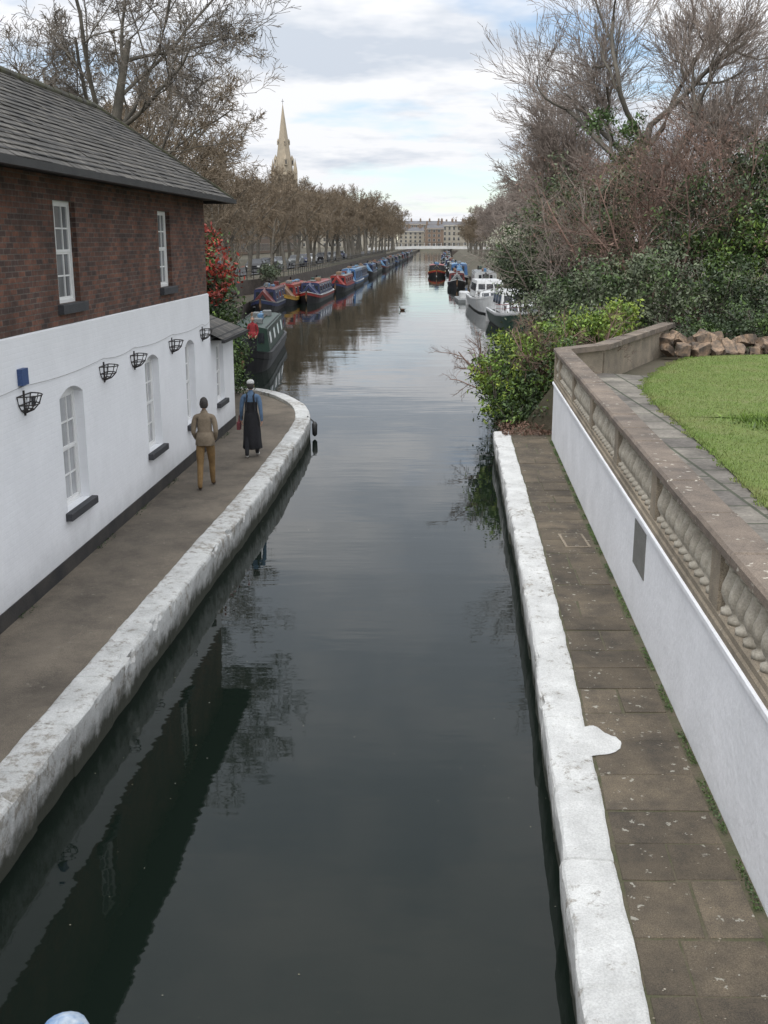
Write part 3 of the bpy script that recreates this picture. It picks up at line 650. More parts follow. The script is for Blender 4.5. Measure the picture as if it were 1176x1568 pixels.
shrub('laurel_shrub',[(7.6,38,3.5,1.5,1.8,1.6),(9.6,38,3.7,1.5,1.8,1.5),(6.4,35,2.2,1.2,1.6,1.2),(6.8,41,2.8,1.4,2,1.6),(5.3,33.5,1.6,1,1.4,1.1)],26000,.07,[(L_OLIVE,.65),(L_MID,.25),(L_DARK,.10)],54,.2)
shrub('laurel_shrub',[(11.8,38.5,3.4,1.4,1.5,1.5),(14,39,3.2,1.5,1.6,1.5),(16.5,40,3.6,1.6,1.6,2)],13000,.075,[(L_DARK,.45),(L_OLIVE,.3),(L_MID,.25)],55,.2)
shrub('ivy_bush',[(13.4,41,5.0,1.2,1.3,1.9),(15.0,41,6.6,1.4,1.3,2.1),(12.8,41,4.2,.9,1,1),(12.2,41.5,5.6,.6,.6,.9)],16000,.08,[(L_MID,.5),(L_BRIGHT,.3),(L_DARK,.2)],56,.2)
shrub('evergreen_bush',[(8.0,51,5.8,1.3,1.6,3.0),(7.2,56,4.2,1.5,2,2.2),(9.6,46,5.2,1.2,1.2,1.8),(15.8,42.5,9.0,1.4,1.0,1.4),(14.2,42.5,7.9,1.0,1.0,1.0),(10.9,42,5.8,.9,.8,1.0),(9.4,44,7.4,.8,.8,.8),(11.9,42.3,7.2,.7,.7,.8)],27000,.085,[(L_DARK,.4),(L_OLIVE,.35),(L_MID,.25)],57,.28)
shrub('bramble',[(10.5,35.5,2.5,1.6,.7,.6),(12.6,35.2,2.7,1.6,.8,.8),(15,35.5,2.8,1.6,.9,.9)],10000,.06,[(L_DARK,.5),(L_MID,.5)],58,.14)
shrub('bank_shrub',[(9.8,60,2.0,1.2,4,1.5),(11.4,70,2.6,1.6,5,2.0),(13,84,3,1.8,6,2.2),(14.5,100,3,2,8,2.4),(15.5,120,3,2,10,2.6),(17,150,3,2,16,2.6)],20000,.13,[(L_OLIVE,.7),(L_DARK,.3)],59,.35)
shrub('blossom_shrub',[(12.0,104,4.8,1.9,2,1.9)],2300,.10,[(L_BLOSSOM,.75),(L_OLIVE,.25)],60,.35,.8)
shrub('photinia_shrub',[(-6.1,33.3,3.6,1.2,1.5,1.8),(-5.6,34.5,2.3,.9,1.4,1.6)],14000,.075,[(L_MID,.5),(L_DARK,.5)],61,.2)
shrub('photinia_shrub',[(-5.9,32.8,5.0,.9,1.2,.9),(-5.3,33.4,4.2,.6,1,.8)],3200,.075,[(L_RED,.7),(L_MID,.3)],62,.2,.8)
shrub('ivy_hedge',[(-4.95,30.4,1.7,.5,1.0,1.2),(-5.1,32,1.9,.55,1.2,1.3),(-5.2,35,1.6,.7,1.2,1.1)],15000,.05,[(L_MID,.6),(L_DARK,.3),(L_BRIGHT,.1)],63,.13)
shrub('quay_shrub',[(-9.7,46,2.6,1,3,1.3),(-9.9,56,2.8,1.1,4,1.4),(-11.5,68,2.6,1.4,4,1.2),(-12.9,84,2.6,.8,6,.8),(-11,104,2.6,.7,6,.7)],14000,.1,[(L_OLIVE,.5),(L_DARK,.5)],64,.25)
thicket('quay_thicket',65,-10.2,50,2,1.2,7,16,4.2,TW_TAN)
n=3200;yy_=rg.uniform(27.2,29.6,n);c=np.stack([3.1+rg.random(n)*2.0,yy_,np.where(yy_<27.9,.60,.5)+rg.random(n)*.25*(yy_>27.9)+.03],1); leaves_obj('leaf_litter',c,.035,L_RUST,rg)
n=5200;Yv=rg.uniform(5,27,n);c=np.stack([2.385+.0707*Yv-.03-rg.random(n)**2*.06,Yv,.60+rg.random(n)*.02],1);keep=np.array([noise.noise(Vector((y*1.7,0,3)))>-.1 for y in Yv]); leaves_obj('wall_foot_moss',c[keep],.014,L_MID,rg)
n=1600;Yv=rg.uniform(9,28,n);c=np.stack([WL(Yv)+.06+rg.random(n)**2*.10,Yv,.60+rg.random(n)*.02],1);keep=np.array([noise.noise(Vector((y*.9,5,3)))>.12 for y in Yv]); leaves_obj('wall_foot_moss',c[keep],.016,L_DARK,rg)
def scraps(name,X,Y,Z,s0,s1,mat):
    V=[]
    for p in np.stack([X,Y,Z],1):
        a=rg.random()*6.28; s=rg.uniform(s0,s1)
        V+= [p+np.array([math.cos(a+t)*s,math.sin(a+t)*s*.6,rg.uniform(0,.003)]) for t in (0,1.6,3.1,4.7)]
    link(bpy.data.objects.new(name,arr_mesh(name,np.array(V),np.arange(len(V)).reshape(-1,4),mat)))
PETAL=M('floating_petal',(.4,.4,.35),(.25,.23,.15),3,bmp=0); PETAL2=M('path_scrap',(.4,.37,.3),(.12,.08,.05),9,bmp=0)
n=110; scraps('floating_leaves',rg.uniform(-3.2,2.4,n),5.5+rg.random(n)**1.6*22,np.full(n,.004),.004,.010,PETAL)
n=500; Yv=rg.uniform(5,27,n); scraps('path_litter',np.array([ip([(b_,a_) for a_,b_ in RC],y) for y in Yv])+.45+rg.random(n)*.9,Yv,np.full(n,.599),.004,.012,PETAL2)
# ------------------------------------------------------------------ boats
def paint(name,c): return M(name,c,tuple(x*.75 for x in c),1.5,rough=.45,bmp=.05,fine=.12)
P_RED=paint('boat_red',(.24,.028,.022));P_NAVY=paint('boat_navy',(.025,.035,.09));P_GREEN=paint('boat_green',(.02,.05,.035));P_BLK=paint('boat_black',(.015,.015,.017))
P_BLUE=paint('boat_blue',(.05,.13,.28));P_YEL=paint('boat_yellow',(.42,.24,.04));P_WHT=paint('boat_white',(.55,.56,.56));P_TARP=paint('tarp_blue',(.09,.2,.34));P_GREY=paint('boat_grey',(.17,.18,.18));P_WOOD=paint('wood',(.2,.12,.07));P_MAR=paint('maroon',(.12,.025,.022))
def narrowboat(x,y,L,hull,cab,roof,trim,cratch=None,W=1.04,H=1.72,tumb=.13,rz=None,name='narrowboat',seed=0,cratchL=1.3):
    r=random.Random(seed); m=MB()
    st=[(0,.05,1.1),(.25,.3,1.03),(.6,.55,.95),(1.1,.78,.86),(1.8,.94,.77),(2.8,1,.7),(L*.5,1,.64),(L-1.3,1,.66),(L-.6,.86,.7),(L-.15,.55,.72),(L,.2,.72)]
    vs=[];n=8
    for yy,hw,gz in st:
        hw*=W
        row=[(hw*.8,-.35),(hw*.97,gz-.34),(hw,gz-.3),(hw,gz-.06),(hw+.02,gz-.06),(hw+.02,gz),(max(.0,hw-.1),gz),(max(0,hw-.12),gz-.18)]
        vs+=[(a,yy,z) for a,z in row]
    fr=[[],[],[]]
    for i in range(len(st)-1):
        for k in range(7):
            q=(i*n+k,(i+1)*n+k,(i+1)*n+k+1,i*n+k+1); fr[0 if k<2 else (1 if k<3 else (2 if k<6 else 0))].append(q)
    for sgn in (1,-1):
        v2=[(a*sgn,b,c) for a,b,c in vs]
        for f,mt in zip(fr,(P_BLK,hull,trim)): m.add(v2,f if sgn>0 else [q[::-1] for q in f],mt)
    dv=[];df=[]
    for yy,hw,gz in st: dv+=[(-max(0,hw*W-.12),yy,gz-.17),(max(0,hw*W-.12),yy,gz-.17)]
    for i in range(len(st)-1): df.append((2*i,2*i+1,2*i+3,2*i+2))
    m.add(dv,df,P_GREY)
    c0,c1=3.0,L-1.9; g=.6; b0=W-.1; t0=b0-tumb
    pr=[(b0,g-.1),(b0,g),(t0,H-.06),(t0+.03,H-.04),(t0*.6,H+.04),(0,H+.06)]
    pr=pr+[(-a,z) for a,z in pr[-2::-1]]; k=len(pr)
    v3=[(a,c0,z) for a,z in pr]+[(a,c1,z) for a,z in pr]
    side=[i for i in range(k-1) if i in(0,1,k-3,k-2)]
    m.add(v3,[(i,i+1,k+i+1,k+i) for i in side],cab); m.add(v3,[(i,i+1,k+i+1,k+i) for i in range(k-1) if i not in side],roof)
    m.add(v3[:k],[tuple(range(k))],cab); m.add(v3[k:],[tuple(range(k))[::-1]],cab)
    def sx(z,o): return b0+(t0-b0)*(z-g)/(H-.06-g)+o
    nw=max(2,int((c1-c0)/2.1))
    for sg in (1,-1):
        def qd(ya,yb,za,zb,o,mt):
            p=[(sg*sx(za,o),ya,za),(sg*sx(za,o),yb,za),(sg*sx(zb,o),yb,zb),(sg*sx(zb,o),ya,zb)]; m.add(p,[(0,1,2,3)],mt)
        for q in (g+.08,H-.17): qd(c0+.1,c1-.1,q,q+.04,.006,trim)
        for i in range(nw):
            yc=c0+(c1-c0)*(i+.5)/nw; qd(yc-.48,yc+.48,g+.35,H-.24,.01,P_WHT); qd(yc-.43,yc+.43,g+.40,H-.29,.016,GLASSD)
        m.tube([(sg*(t0-.05),c0+.2,H+.03),(sg*(t0-.05),c1-.2,H+.03)],.022,5,trim)
    m.box(-.3,-.01,c0-.03,c0,g-.1,H-.15,trim); m.box(.01,.3,c0-.03,c0,g-.1,H-.15,trim)
    for s_ in(-1,1): m.box(s_*.55-.14,s_*.55+.14,c0-.025,c0,1.05,H-.22,GLASSD); m.box(s_*.16-.09,s_*.16+.09,c0-.04,c0-.03,1.1,H-.25,GLASSD)
    if cratch:
        y0=c0-cratchL; m.add([(-.75,y0,.85),(.75,y0,.85),(0,y0,1.65),(-.93,c0-.04,.7),(.93,c0-.04,.7),(0,c0-.04,H+.1)],[(0,1,2),(0,2,5,3),(1,4,5,2)],cratch)
        m.add([(-.3,y0-.01,.95),(.3,y0-.01,.95),(0,y0-.01,1.4)],[(0,1,2)],GLASSD)
    for i in range(3): yy=c0+(c1-c0)*(i+.4)/3.2; m.lathe([(.05,0),(.05,.08),(.1,.09),(.09,.13),(.01,.16)],(.0,yy,H+.05),8,P_GREY)
    m.lathe([(.07,0),(.07,.4),(.09,.4),(.09,.46)],(-.45,c1-2,H),8,P_BLK)
    for i in range(6):
        yy=r.uniform(c0+.8,c1-1); bx=r.uniform(-.3,.3); s=r.uniform(.12,.28); m.box(bx-s,bx+s,yy,yy+r.uniform(.3,1.1),H+.06,H+.06+r.uniform(.1,.35),r.choice([P_WOOD,P_TARP,P_GREEN,P_GREY,P_MAR]),.03)
    m.tube([(.2,c0+.5,H+.12),(.25,c1-.5,H+.12)],.025,5,P_WOOD)
    m.tube([(0,L-.1,.6),(0,L-.1,1.25),(0,L-1.0,1.45)],.025,6,P_BLK)
    m.tube([(0,-.02,1.1),(0,-.1,.6),(0,-.02,.2)],[.06,.1,.05],6,P_WOOD)
    if rz is None: rz=-math.atan(.055)
    return m.build(name,None,(x,y,0),rz)
narrowboat(-5.95,45.0,15,P_BLK,P_GREEN,P_GREEN,P_BLK,None,seed=1,rz=.03)
narrowboat(-9.6,84,14,P_NAVY,P_NAVY,P_MAR,P_GREY,P_MAR,seed=2,rz=-.01)
narrowboat(-8.9,93,14,P_YEL,P_RED,P_RED,P_YEL,P_WOOD,seed=3,rz=-.05)
narrowboat(-6.95,97,16,P_RED,P_NAVY,P_RED,P_WHT,P_NAVY,seed=4)
narrowboat(-5.3,118,15,P_NAVY,P_RED,P_GREY,P_RED,P_RED,seed=5)
narrowboat(-4.5,130,16,P_BLUE,P_BLUE,P_TARP,P_WHT,P_TARP,H=2.1,seed=6,cratchL=1.8)
cs=[P_GREEN,P_NAVY,P_MAR,P_GREY,P_BLUE,P_BLK,P_BLK,P_GREY]
Y=150;i=0
while Y<400:
    narrowboat(XL(Y)+1.5+random.uniform(0,.5),Y,random.uniform(12,17),random.choice(cs),random.choice(cs),random.choice(cs),P_GREY,random.choice([None,P_BLK,P_TARP,P_GREEN]),seed=20+i,H=random.uniform(1.7,2.0)); Y+=18.5; i+=1
Y=172
while Y<390:
    narrowboat(XR(Y)-1.7-random.uniform(0,.8),Y,random.uniform(12,17),random.choice(cs),random.choice(cs),random.choice(cs),P_WHT,random.choice([None,P_BLK,P_TARP,P_GREEN]),seed=20+i,H=random.uniform(1.7,2.0)); Y+=19; i+=1
narrowboat(8.2,170,14,P_RED,P_BLK,P_RED,P_YEL,P_BLK,seed=60,W=1.4)
narrowboat(10.4,150,16,P_WHT,P_BLUE,P_TARP,P_WHT,P_TARP,seed=61,H=2.3,W=1.3)
narrowboat(10.0,106,17,P_WHT,P_WHT,P_GREY,P_BLK,P_BLK,seed=62,H=2.4,W=1.3)
narrowboat(8.6,128,15,P_BLK,P_MAR,P_GREY,P_WHT,P_GREY,seed=63,W=1.1)
def cruiser(x,y,L,W,hullc,low,canopy,rz,name='cabin_cruiser',rail=P_RED):
    m=MB(); st=[(0,.04,1.5),(.6,.35,1.42),(1.5,.68,1.3),(3,.93,1.15),(L*.5,1,1.0),(L-.1,.92,.98),(L,.9,.98)]
    vs=[];n=6
    for yy,h_,gz in st:
        h_*=W; vs+=[(a,yy,z) for a,z in ((h_*.55,-.4),(h_*.82,.12),(h_*.97,gz-.2),(h_,gz-.12),(h_,gz),(h_*.9,gz))]
    for sg in(1,-1):
        v2=[(a*sg,b_,c_) for a,b_,c_ in vs]
        for k,mt in ((0,low),(1,hullc),(2,P_WHT),(3,P_WHT),(4,P_WHT)):
            m.add(v2,[(i*n+k,(i+1)*n+k,(i+1)*n+k+1,i*n+k+1)[::sg] for i in range(len(st)-1)],mt,True)
    dv=[]
    for yy,h_,gz in st: dv+=[(-h_*W*.9,yy,gz-.02),(h_*W*.9,yy,gz-.02)]
    m.add(dv,[(2*i,2*i+1,2*i+3,2*i+2) for i in range(len(st)-1)],P_GREY)
    m.box(-W*.9,W*.9,L-.04,L,-.3,.98,P_WHT)
    def cabin(y0,y1,w0,z0,z1,rake,mt):
        v=[(-w0,y0,z0),(w0,y0,z0),(w0,y1,z0),(-w0,y1,z0),(-w0*.85,y0+rake,z1),(w0*.85,y0+rake,z1),(w0*.85,y1,z1),(-w0*.85,y1,z1)]
        m.add(v,[(0,1,5,4),(1,2,6,5),(2,3,7,6),(3,0,4,7),(4,5,6,7)],mt)
        za,zb=z0+(z1-z0)*.35,z0+(z1-z0)*.8
        def at(f,z): t=(z-z0)/(z1-z0); return f*(w0+(w0*.85-w0)*t+.012)
        for sg in(1,-1):
            k=max(2,int((y1-y0)/1.3))
            for i in range(k):
                ya=y0+rake+.15+(y1-y0-rake-.2)*i/k; yb=y0+rake+.15+(y1-y0-rake-.2)*(i+.85)/k
                m.add([(at(sg,za),ya,za),(at(sg,za),yb,za),(at(sg,zb),yb,zb),(at(sg,zb),ya,zb)],[(0,1,2,3)],GLASSD)
        for s_ in(-1,0,1):
            c=s_*w0*.55; hw=w0*.24; ta=(za-z0)/(z1-z0);tb=(zb-z0)/(z1-z0)
            m.add([(c-hw,y0+rake*ta-.015,za),(c+hw,y0+rake*ta-.015,za),(c+hw*.95,y0+rake*tb-.015,zb),(c-hw*.95,y0+rake*tb-.015,zb)],[(0,1,2,3)],GLASSD)
    cabin(2.6,L*.55,W*.78,1.05,1.65,.7,P_WHT); cabin(L*.42,L*.82,W*.8,1.05,2.35,.6,canopy)
    pts=[(h_*W*.93,yy,gz+.5) for yy,h_,gz in st[:5]]
    for sg in(1,-1):
        m.tube([(a*sg,b_,c_) for a,b_,c_ in pts],.025,5,rail)
        m.tube([(a*sg,b_,c_-.25) for a,b_,c_ in pts],.015,5,rail)
        for a,b_,c_ in pts: m.tube([(a*sg,b_,c_-.5),(a*sg,b_,c_)],.02,5,P_WHT)
    return m.build(name,None,(x,y,0),rz)
cruiser(8.7,64,12,1.45,P_GREEN,P_BLK,P_WHT,.02)
cruiser(8.6,82,14,1.5,P_WHT,P_BLK,P_WHT,-.0,rail=P_WHT)
cruiser(11.4,68,9,1.2,P_WHT,P_RED,P_GREY,.0)
pn=MB(); pn.box(6.8,8.3,99,105,.0,.3,P_GREY,.05); pn.box(7.1,8.0,101,103,.3,.9,P_WHT,.1); pn.build('pontoon')
# ------------------------------------------------------------------ road, cars, railing, terraces
rd=MB(); Ys=list(range(42,430,12)); vs=[]
for Y in Ys: vs+=[(L1X(Y)-3.6,Y,2.13),(L1X(Y)-10,Y,2.13)]
rd.add(vs,[(2*i,2*i+1,2*i+3,2*i+2) for i in range(len(Ys)-1)],ASPH); rd.build('road')
rl=MB()
for i,Y in enumerate(np.arange(44,300,1.8)):
    x=L1X(Y)-.05; x2=L1X(Y+1.8)-.05; rl.box(x-.03,x+.03,Y-.03,Y+.03,2,3.05,BLACK)
    for z in (2.45,2.75,3.03): rl.tube([(x,Y,z),(x2,Y+1.8,z)],.022,4,BLACK)
rl.build('canal_railing')
P_TAIL=paint('tail_light',(.12,.02,.02))
def car(x,y,c,rz):
    m=MB(); pr=[(-2.1,.35),(-2.15,.75),(-1.9,.92),(-1.25,1.0),(-.6,1.42),(.75,1.45),(1.55,1.02),(2.05,.92),(2.12,.4)]
    w=.85; k=len(pr)
    for sg in(1,-1): m.add([(sg*(w if z<1.1 else w*.8),a,z) for a,z in pr],[tuple(range(k))[::sg]],c)
    vs=[(-(w if z<1.1 else w*.8),a,z) for a,z in pr]+[((w if z<1.1 else w*.8),a,z) for a,z in pr]
    for i in range(k):
        j=(i+1)%k; m.add([vs[i],vs[j],vs[k+j],vs[k+i]],[(0,1,2,3)],GLASSD if i in(3,5) else c)
    for sg in(1,-1):
        m.add([(sg*(w*.99),-.95,1.04),(sg*(w*.99),1.2,1.04),(sg*(w*.84),.65,1.38),(sg*(w*.84),-.5,1.38)],[(0,1,2,3)],GLASSD)
        for yy in(-1.3,1.3): m.tube([(sg*.7,yy,.32),(sg*.88,yy,.32)],.32,14,BLACK); m.tube([(sg*.86,yy,.32),(sg*.89,yy,.32)],.18,10,P_GREY)
    for s_ in(-.6,.6): m.box(s_-.15,s_+.15,-2.17,-2.1,.6,.75,P_WHT); m.box(s_-.15,s_+.15,2.05,2.13,.65,.8,P_TAIL)
    m.build('parked_car',None,(x,y,2.13),rz)
for i,Y in enumerate(range(88,220,8)):
    if i%4!=3: car(L1X(Y)-4.7,Y,[P_GREY,P_GREY,P_NAVY,P_WHT,P_BLK,P_BLK,P_GREY][i%7],-.05)
STUC=M('stucco',(.36,.33,.27),(.28,.255,.21),.3,bmp=0,fine=.05); BRK2=M('brown_brick',(.2,.14,.1),(.16,.12,.09),.3,bmp=0); ROOFG=M('slate_far',(.13,.13,.14),(.1,.1,.105),.3,bmp=0)
FRAME=M('far_window_frame',(.42,.41,.38),(.36,.35,.32),.3,bmp=0)
def terrace(x0,y0,length,depth,H,rz,mat,floors=4,name='terraced_houses'):
    m=MB(); m.box(0,length,0,depth,0,H,mat); m.box(-.3,length+.3,-.35,depth+.3,H-.7,H-.35,FRAME)
    m.add([(0,.2,H),(length,.2,H),(length,depth*.5,H+2),(0,depth*.5,H+2),(length,depth,H),(0,depth,H)],[(0,1,2,3),(3,2,4,5)],ROOFG)
    nb=int(length/2.6)
    for f in range(floors):
        z=H*(f+.25)/(floors+.15); hh=H/floors*.52
        for i in range(nb):
            xx=1.3+i*2.6
            m.box(xx-.65,xx+.65,-.06,-.02,z-.1,z+hh+.1,FRAME); m.box(xx-.5,xx+.5,-.1,-.06,z,z+hh,GLASSD); m.box(xx-.03,xx+.03,-.13,-.1,z,z+hh,FRAME); m.box(xx-.5,xx+.5,-.13,-.1,z+hh*.48,z+hh*.52,FRAME)
    for i in range(0,int(length/6)+1):
        m.box(i*6-.5,i*6+.5,depth*.35,depth*.65,H,H+3.2,BRK2)
        for q in(-.3,0,.3): m.lathe([(.12,0),(.1,.6)],(i*6+q,depth*.5,H+3.2),6,BRK2)
    return m.build(name,None,(x0,y0,2.1),rz)
terrace(8,600,14,10,8.5,0.03,STUC); terrace(23,590,9,10,10,-.04,BRK2); terrace(33,620,12,10,12,0.05,STUC); terrace(12,720,26,12,14,0,BRK2,5); terrace(40,700,26,12,13,0,STUC,4); terrace(46,600,20,10,8,0,STUC,3); terrace(-42,560,48,10,11,0,STUC); terrace(52,470,20,10,9,-.1,BRK2,3)
terrace(-47,90,120,10,9,math.radians(87),STUC,3); terrace(-38,225,160,10,10,math.radians(87),BRK2,3)
# ------------------------------------------------------------------ far bridge
fb=MB(); P_BR=M('bridge_paint',(.66,.66,.64),(.55,.55,.53),.5,bmp=0)
n=24;vs=[]
for i in range(n+1):
    x=-6+50*i/n; c=1-((i/n-.5)*2)**2; zt=2.9+.7*c; zb=2.0+.6*c
    vs+=[(x,404,zb),(x,404,zt),(x,409,zt),(x,409,zb)]
fs=[]
for i in range(n):
    for k in range(4): fs.append((4*i+k,4*i+(k+1)%4,4*i+4+(k+1)%4,4*i+4+k))
fb.add(vs,fs,P_BR)
for i in range(n+1):
    x=-6+50*i/n; zt=2.9+.7*(1-((i/n-.5)*2)**2); fb.box(x-.08,x+.08,403.85,403.99,zt-.1,zt+1.1,P_BR)
    if i<n:
        z2=2.9+.7*(1-(((i+1)/n-.5)*2)**2); x2=x+50/n
        for o in(.55,1.1): fb.tube([(x,403.9,zt+o),(x2,403.9,z2+o)],.07,4,BLACK)
fb.box(5,8.5,403,410,-.5,2.0,QUAY); fb.box(25,28.5,403,410,-.5,2.0,QUAY); fb.build('far_footbridge')
# ------------------------------------------------------------------ church
CH=M('church_stone',(.36,.30,.22),(.28,.24,.18),.2,bmp=0,fine=.1,fscale=1)
c=MB(); c.box(-3.6,3.6,-3.6,3.6,0,30,CH)
for s_ in(-1,1):
    for t_ in(-1,1):
        c.box(s_*3.6-.7,s_*3.6+.7,t_*3.6-.7,t_*3.6+.7,0,31.5,CH); c.lathe([(.75,0),(.75,.6),(.02,4.6)],(s_*3.6,t_*3.6,31.5),8,CH,smooth=False)
    c.box(s_*1.5-.6,s_*1.5+.6,-3.75,-3.6,22,27.5,GLASSD); c.add([(s_*1.5-.6,-3.7,27.5),(s_*1.5+.6,-3.7,27.5),(s_*1.5,-3.7,28.8)],[(0,1,2)],GLASSD)
c.box(-3.9,3.9,-3.9,3.9,29.6,30.3,CH)
c.lathe([(3.7,0),(3.5,1),(.06,25.5)],(0,0,30.3),8,CH,smooth=False)
for a in range(4):
    t=a*math.pi/2; dx_,dy_=math.cos(t),math.sin(t)
    for zz,rr,q in((33.5,3.2,1),(41,2.1,.6)):
        cx,cy=dx_*rr,dy_*rr; c.box(cx-.6*q,cx+.6*q,cy-.6*q,cy+.6*q,zz,zz+2.2*q,CH); c.lathe([(.85*q,0),(.02,1.8*q)],(cx,cy,zz+2.2*q),4,CH,smooth=False); c.box(cx-.25*q,cx+.25*q,cy-.62*q,cy-.6*q,zz+.4,zz+1.9*q,GLASSD)
c.tube([(0,0,55.6),(0,0,57.6)],.08,5,BLACK); c.box(-.5,.5,-.06,.06,56.7,56.85,BLACK)
c.box(-5,5,3.6,34,0,14,CH); c.add([(-5,3.6,14),(5,3.6,14),(5,34,14),(-5,34,14),(0,3.6,21),(0,34,21)],[(0,1,4),(2,3,5),(1,2,5,4),(3,0,4,5)],ROOFG)
c.build('church',None,(-38.5,430,0),.3)
# ------------------------------------------------------------------ people
SKIN=M('skin',(.45,.27,.19),(.4,.23,.16),8,rough=.5,bmp=0,fine=.03)
def cloth(n,c): return M(n,c,tuple(x*.7 for x in c),7,rough=.9,bmp=.5,bscale=14,bdist=.03,fine=.1)
C_TAN=cloth('jacket_tan',(.235,.185,.13));C_KHAKI=cloth('trousers_khaki',(.22,.135,.055));C_BLK=cloth('cloth_black',(.012,.012,.015));C_DEN=cloth('denim',(.09,.15,.24));C_WHT=cloth('cap_white',(.6,.6,.58));C_BRN=cloth('shoe_brown',(.08,.045,.025));C_RED=cloth('jacket_red',(.26,.025,.03));C_PINK=cloth('bag_pink',(.16,.04,.045));HAIR=M('hair_dark',(.025,.02,.018),(.05,.045,.04),20,bmp=.3);HAIRG=M('hair_grey',(.1,.09,.08),(.16,.15,.14),20)
def person(name,loc,rz,jacket,trouser,shoe,hair,stride=.22,skirt=None,cap=None,arms='bent',sc=1,torso=None,bag=None,straps=None):
    V=[];R=[];E=[];LB=[]
    def v(x,y,z,r,p=None,l=None):
        V.append((x,y,z));R.append(r if isinstance(r,tuple) else (r,r))
        if p is not None: E.append((p,len(V)-1));LB.append(l)
        return len(V)-1
    torso=torso or jacket
    pel=v(0,0,.95,(.155,.115)); be=v(0,.0,1.1,(.145,.11),pel,torso); ch=v(0,.0,1.3,(.165,.115),be,torso); ub=v(0,-.01,1.42,(.12,.085),ch,jacket); nk=v(0,.0,1.5,(.055,.055),ub,jacket); hd=v(0,.015,1.58,(.05,.055),nk,SKIN)
    for s in(-1,1):
        st=stride*s
        hp=v(s*.09,0,.88,(.1,.1),pel,trouser); th=v(s*.1,st*.3,.68,(.088,.088),hp,trouser)
        kn=v(s*.1,st*.62+.02,.49,(.066,.068),th,trouser); cf=v(s*.1,st*.8-(.04 if s<0 else 0),.3,(.06,.062),kn,trouser)
        an=v(s*.1,st-(.1 if s<0 else 0),.1,(.048,.05),cf,trouser); hl=v(s*.1,st-(.1 if s<0 else 0)+.02,.045,(.04,.04),an,shoe); toe=v(s*.115,st-(.1 if s<0 else 0)+.18,.035,(.042,.03),hl,shoe)
        sh=v(s*.17,0,1.415,(.065,.065),ub,jacket); ua=v(s*.205,-.02,1.27,(.058,.058),sh,jacket); el=v(s*.222,-.04,1.12,(.05,.05),ua,jacket)
        if arms=='bent': wr_=v(s*.185,.12,.96,(.04,.04),el,jacket); d=Vector((-s*.4,.7,-.6))
        else: wr_=v(s*.245,.02-s*.06,.88,(.036,.036),el,jacket); d=Vector((-s*.05,.15,-1))
        d.normalize(); w0=Vector(V[wr_]); pm=w0+d*.05; pa=v(*pm,(.034,.022),wr_,SKIN)
        if arms!='bent': side=(Vector((0,1,0))-d*d.y).normalized(); cur=Vector((-s,0,0))
        else: side=(Vector((0,0,1))-d*d.z).normalized(); cur=Vector((0,-.3,-1))
        for fi,ln in enumerate((.07,.078,.072,.056)):
            o=side*(.027-.018*fi); a=v(*(pm+d*.045+o),(.0095,.0095),pa,SKIN); b2=v(*(pm+d*(.045+ln*.5)+o+cur*.008),(.0085,.0085),a,SKIN); v(*(pm+d*(.045+ln*.85)+o+cur*.03),(.007,.007),b2,SKIN)
        a=v(*(pm+side*.035+d*.005),(.0105,.0105),pa,SKIN); v(*(pm+side*.05+d*.045+cur*.01),(.0085,.0085),a,SKIN)
    me=bpy.data.meshes.new(name); me.from_pydata(V,E,[]); ob=bpy.data.objects.new(name+'_t',me); link(ob)
    md=ob.modifiers.new('s','SKIN'); md.use_smooth_shade=True
    for i,sv in enumerate(me.skin_vertices[0].data): sv.radius=R[i]; sv.use_root=(i==0)
    sb_=ob.modifiers.new('d','SUBSURF'); sb_.levels=2; sb_.render_levels=2
    dg=bpy.context.evaluated_depsgraph_get(); ev=bpy.data.meshes.new_from_object(ob.evaluated_get(dg)); bpy.data.objects.remove(ob)
    ms=[]; ev.materials.clear()
    for l in LB:
        if l not in ms: ms.append(l); ev.materials.append(l)
    A=np.array([V[a] for a,b in E]);B=np.array([V[b] for a,b in E]);AB=B-A;l2=(AB**2).sum(1); rr=np.array([max(R[a][0],R[b][0]) for a,b in E])
    for p in ev.polygons:
        c=np.array(p.center); t=np.clip(((c-A)*AB).sum(1)/l2,0,1); dist=np.linalg.norm(c-(A+AB*t[:,None]),axis=1)-rr; p.material_index=ms.index(LB[int(dist.argmin())]); p.use_smooth=True
    e=empty(name,loc,rz); e.scale=(sc,sc,sc)
    link(bpy.data.objects.new('body',ev),e)
    m=MB(); hc=(0,.02,1.665)
    bb=bmesh.new(); bmesh.ops.create_uvsphere(bb,u_segments=20,v_segments=14,radius=1)
    vs=[]
    for q in bb.verts:
        x,y,z=q.co; w_=1-.22*max(0,-z)**1.5; yy=y*.098*(1+.04*z); xx=x*.076*w_
        if y>.5 and -.5<z<-.1 and abs(x)<.25: yy+=.012
        vs.append((hc[0]+xx,hc[1]+yy+(.008 if z<-.4 and y>0 else 0),hc[2]+z*.118))
    m.add(vs,[tuple(v_.index for v_ in f.verts) for f in bb.faces],SKIN,True)
    for s in(-1,1):
        m.ball((s*.03,hc[1]+.087,hc[2]+.005),.011,P_WHT,8); m.ball((s*.03,hc[1]+.096,hc[2]+.005),.005,P_BLK,6); m.ball((s*.077,hc[1]-.005,hc[2]-.01),.028,SKIN,8,.35,.7,1)
    m.tube([(0,hc[1]+.092,hc[2]+.01),(0,hc[1]+.115,hc[2]-.025),(0,hc[1]+.098,hc[2]-.032)],[.008,.013,.008],6,SKIN)
    m.ball((0,hc[1]+.09,hc[2]-.058),.018,C_PINK,8,1.2,.5,.3)
    vs=[]
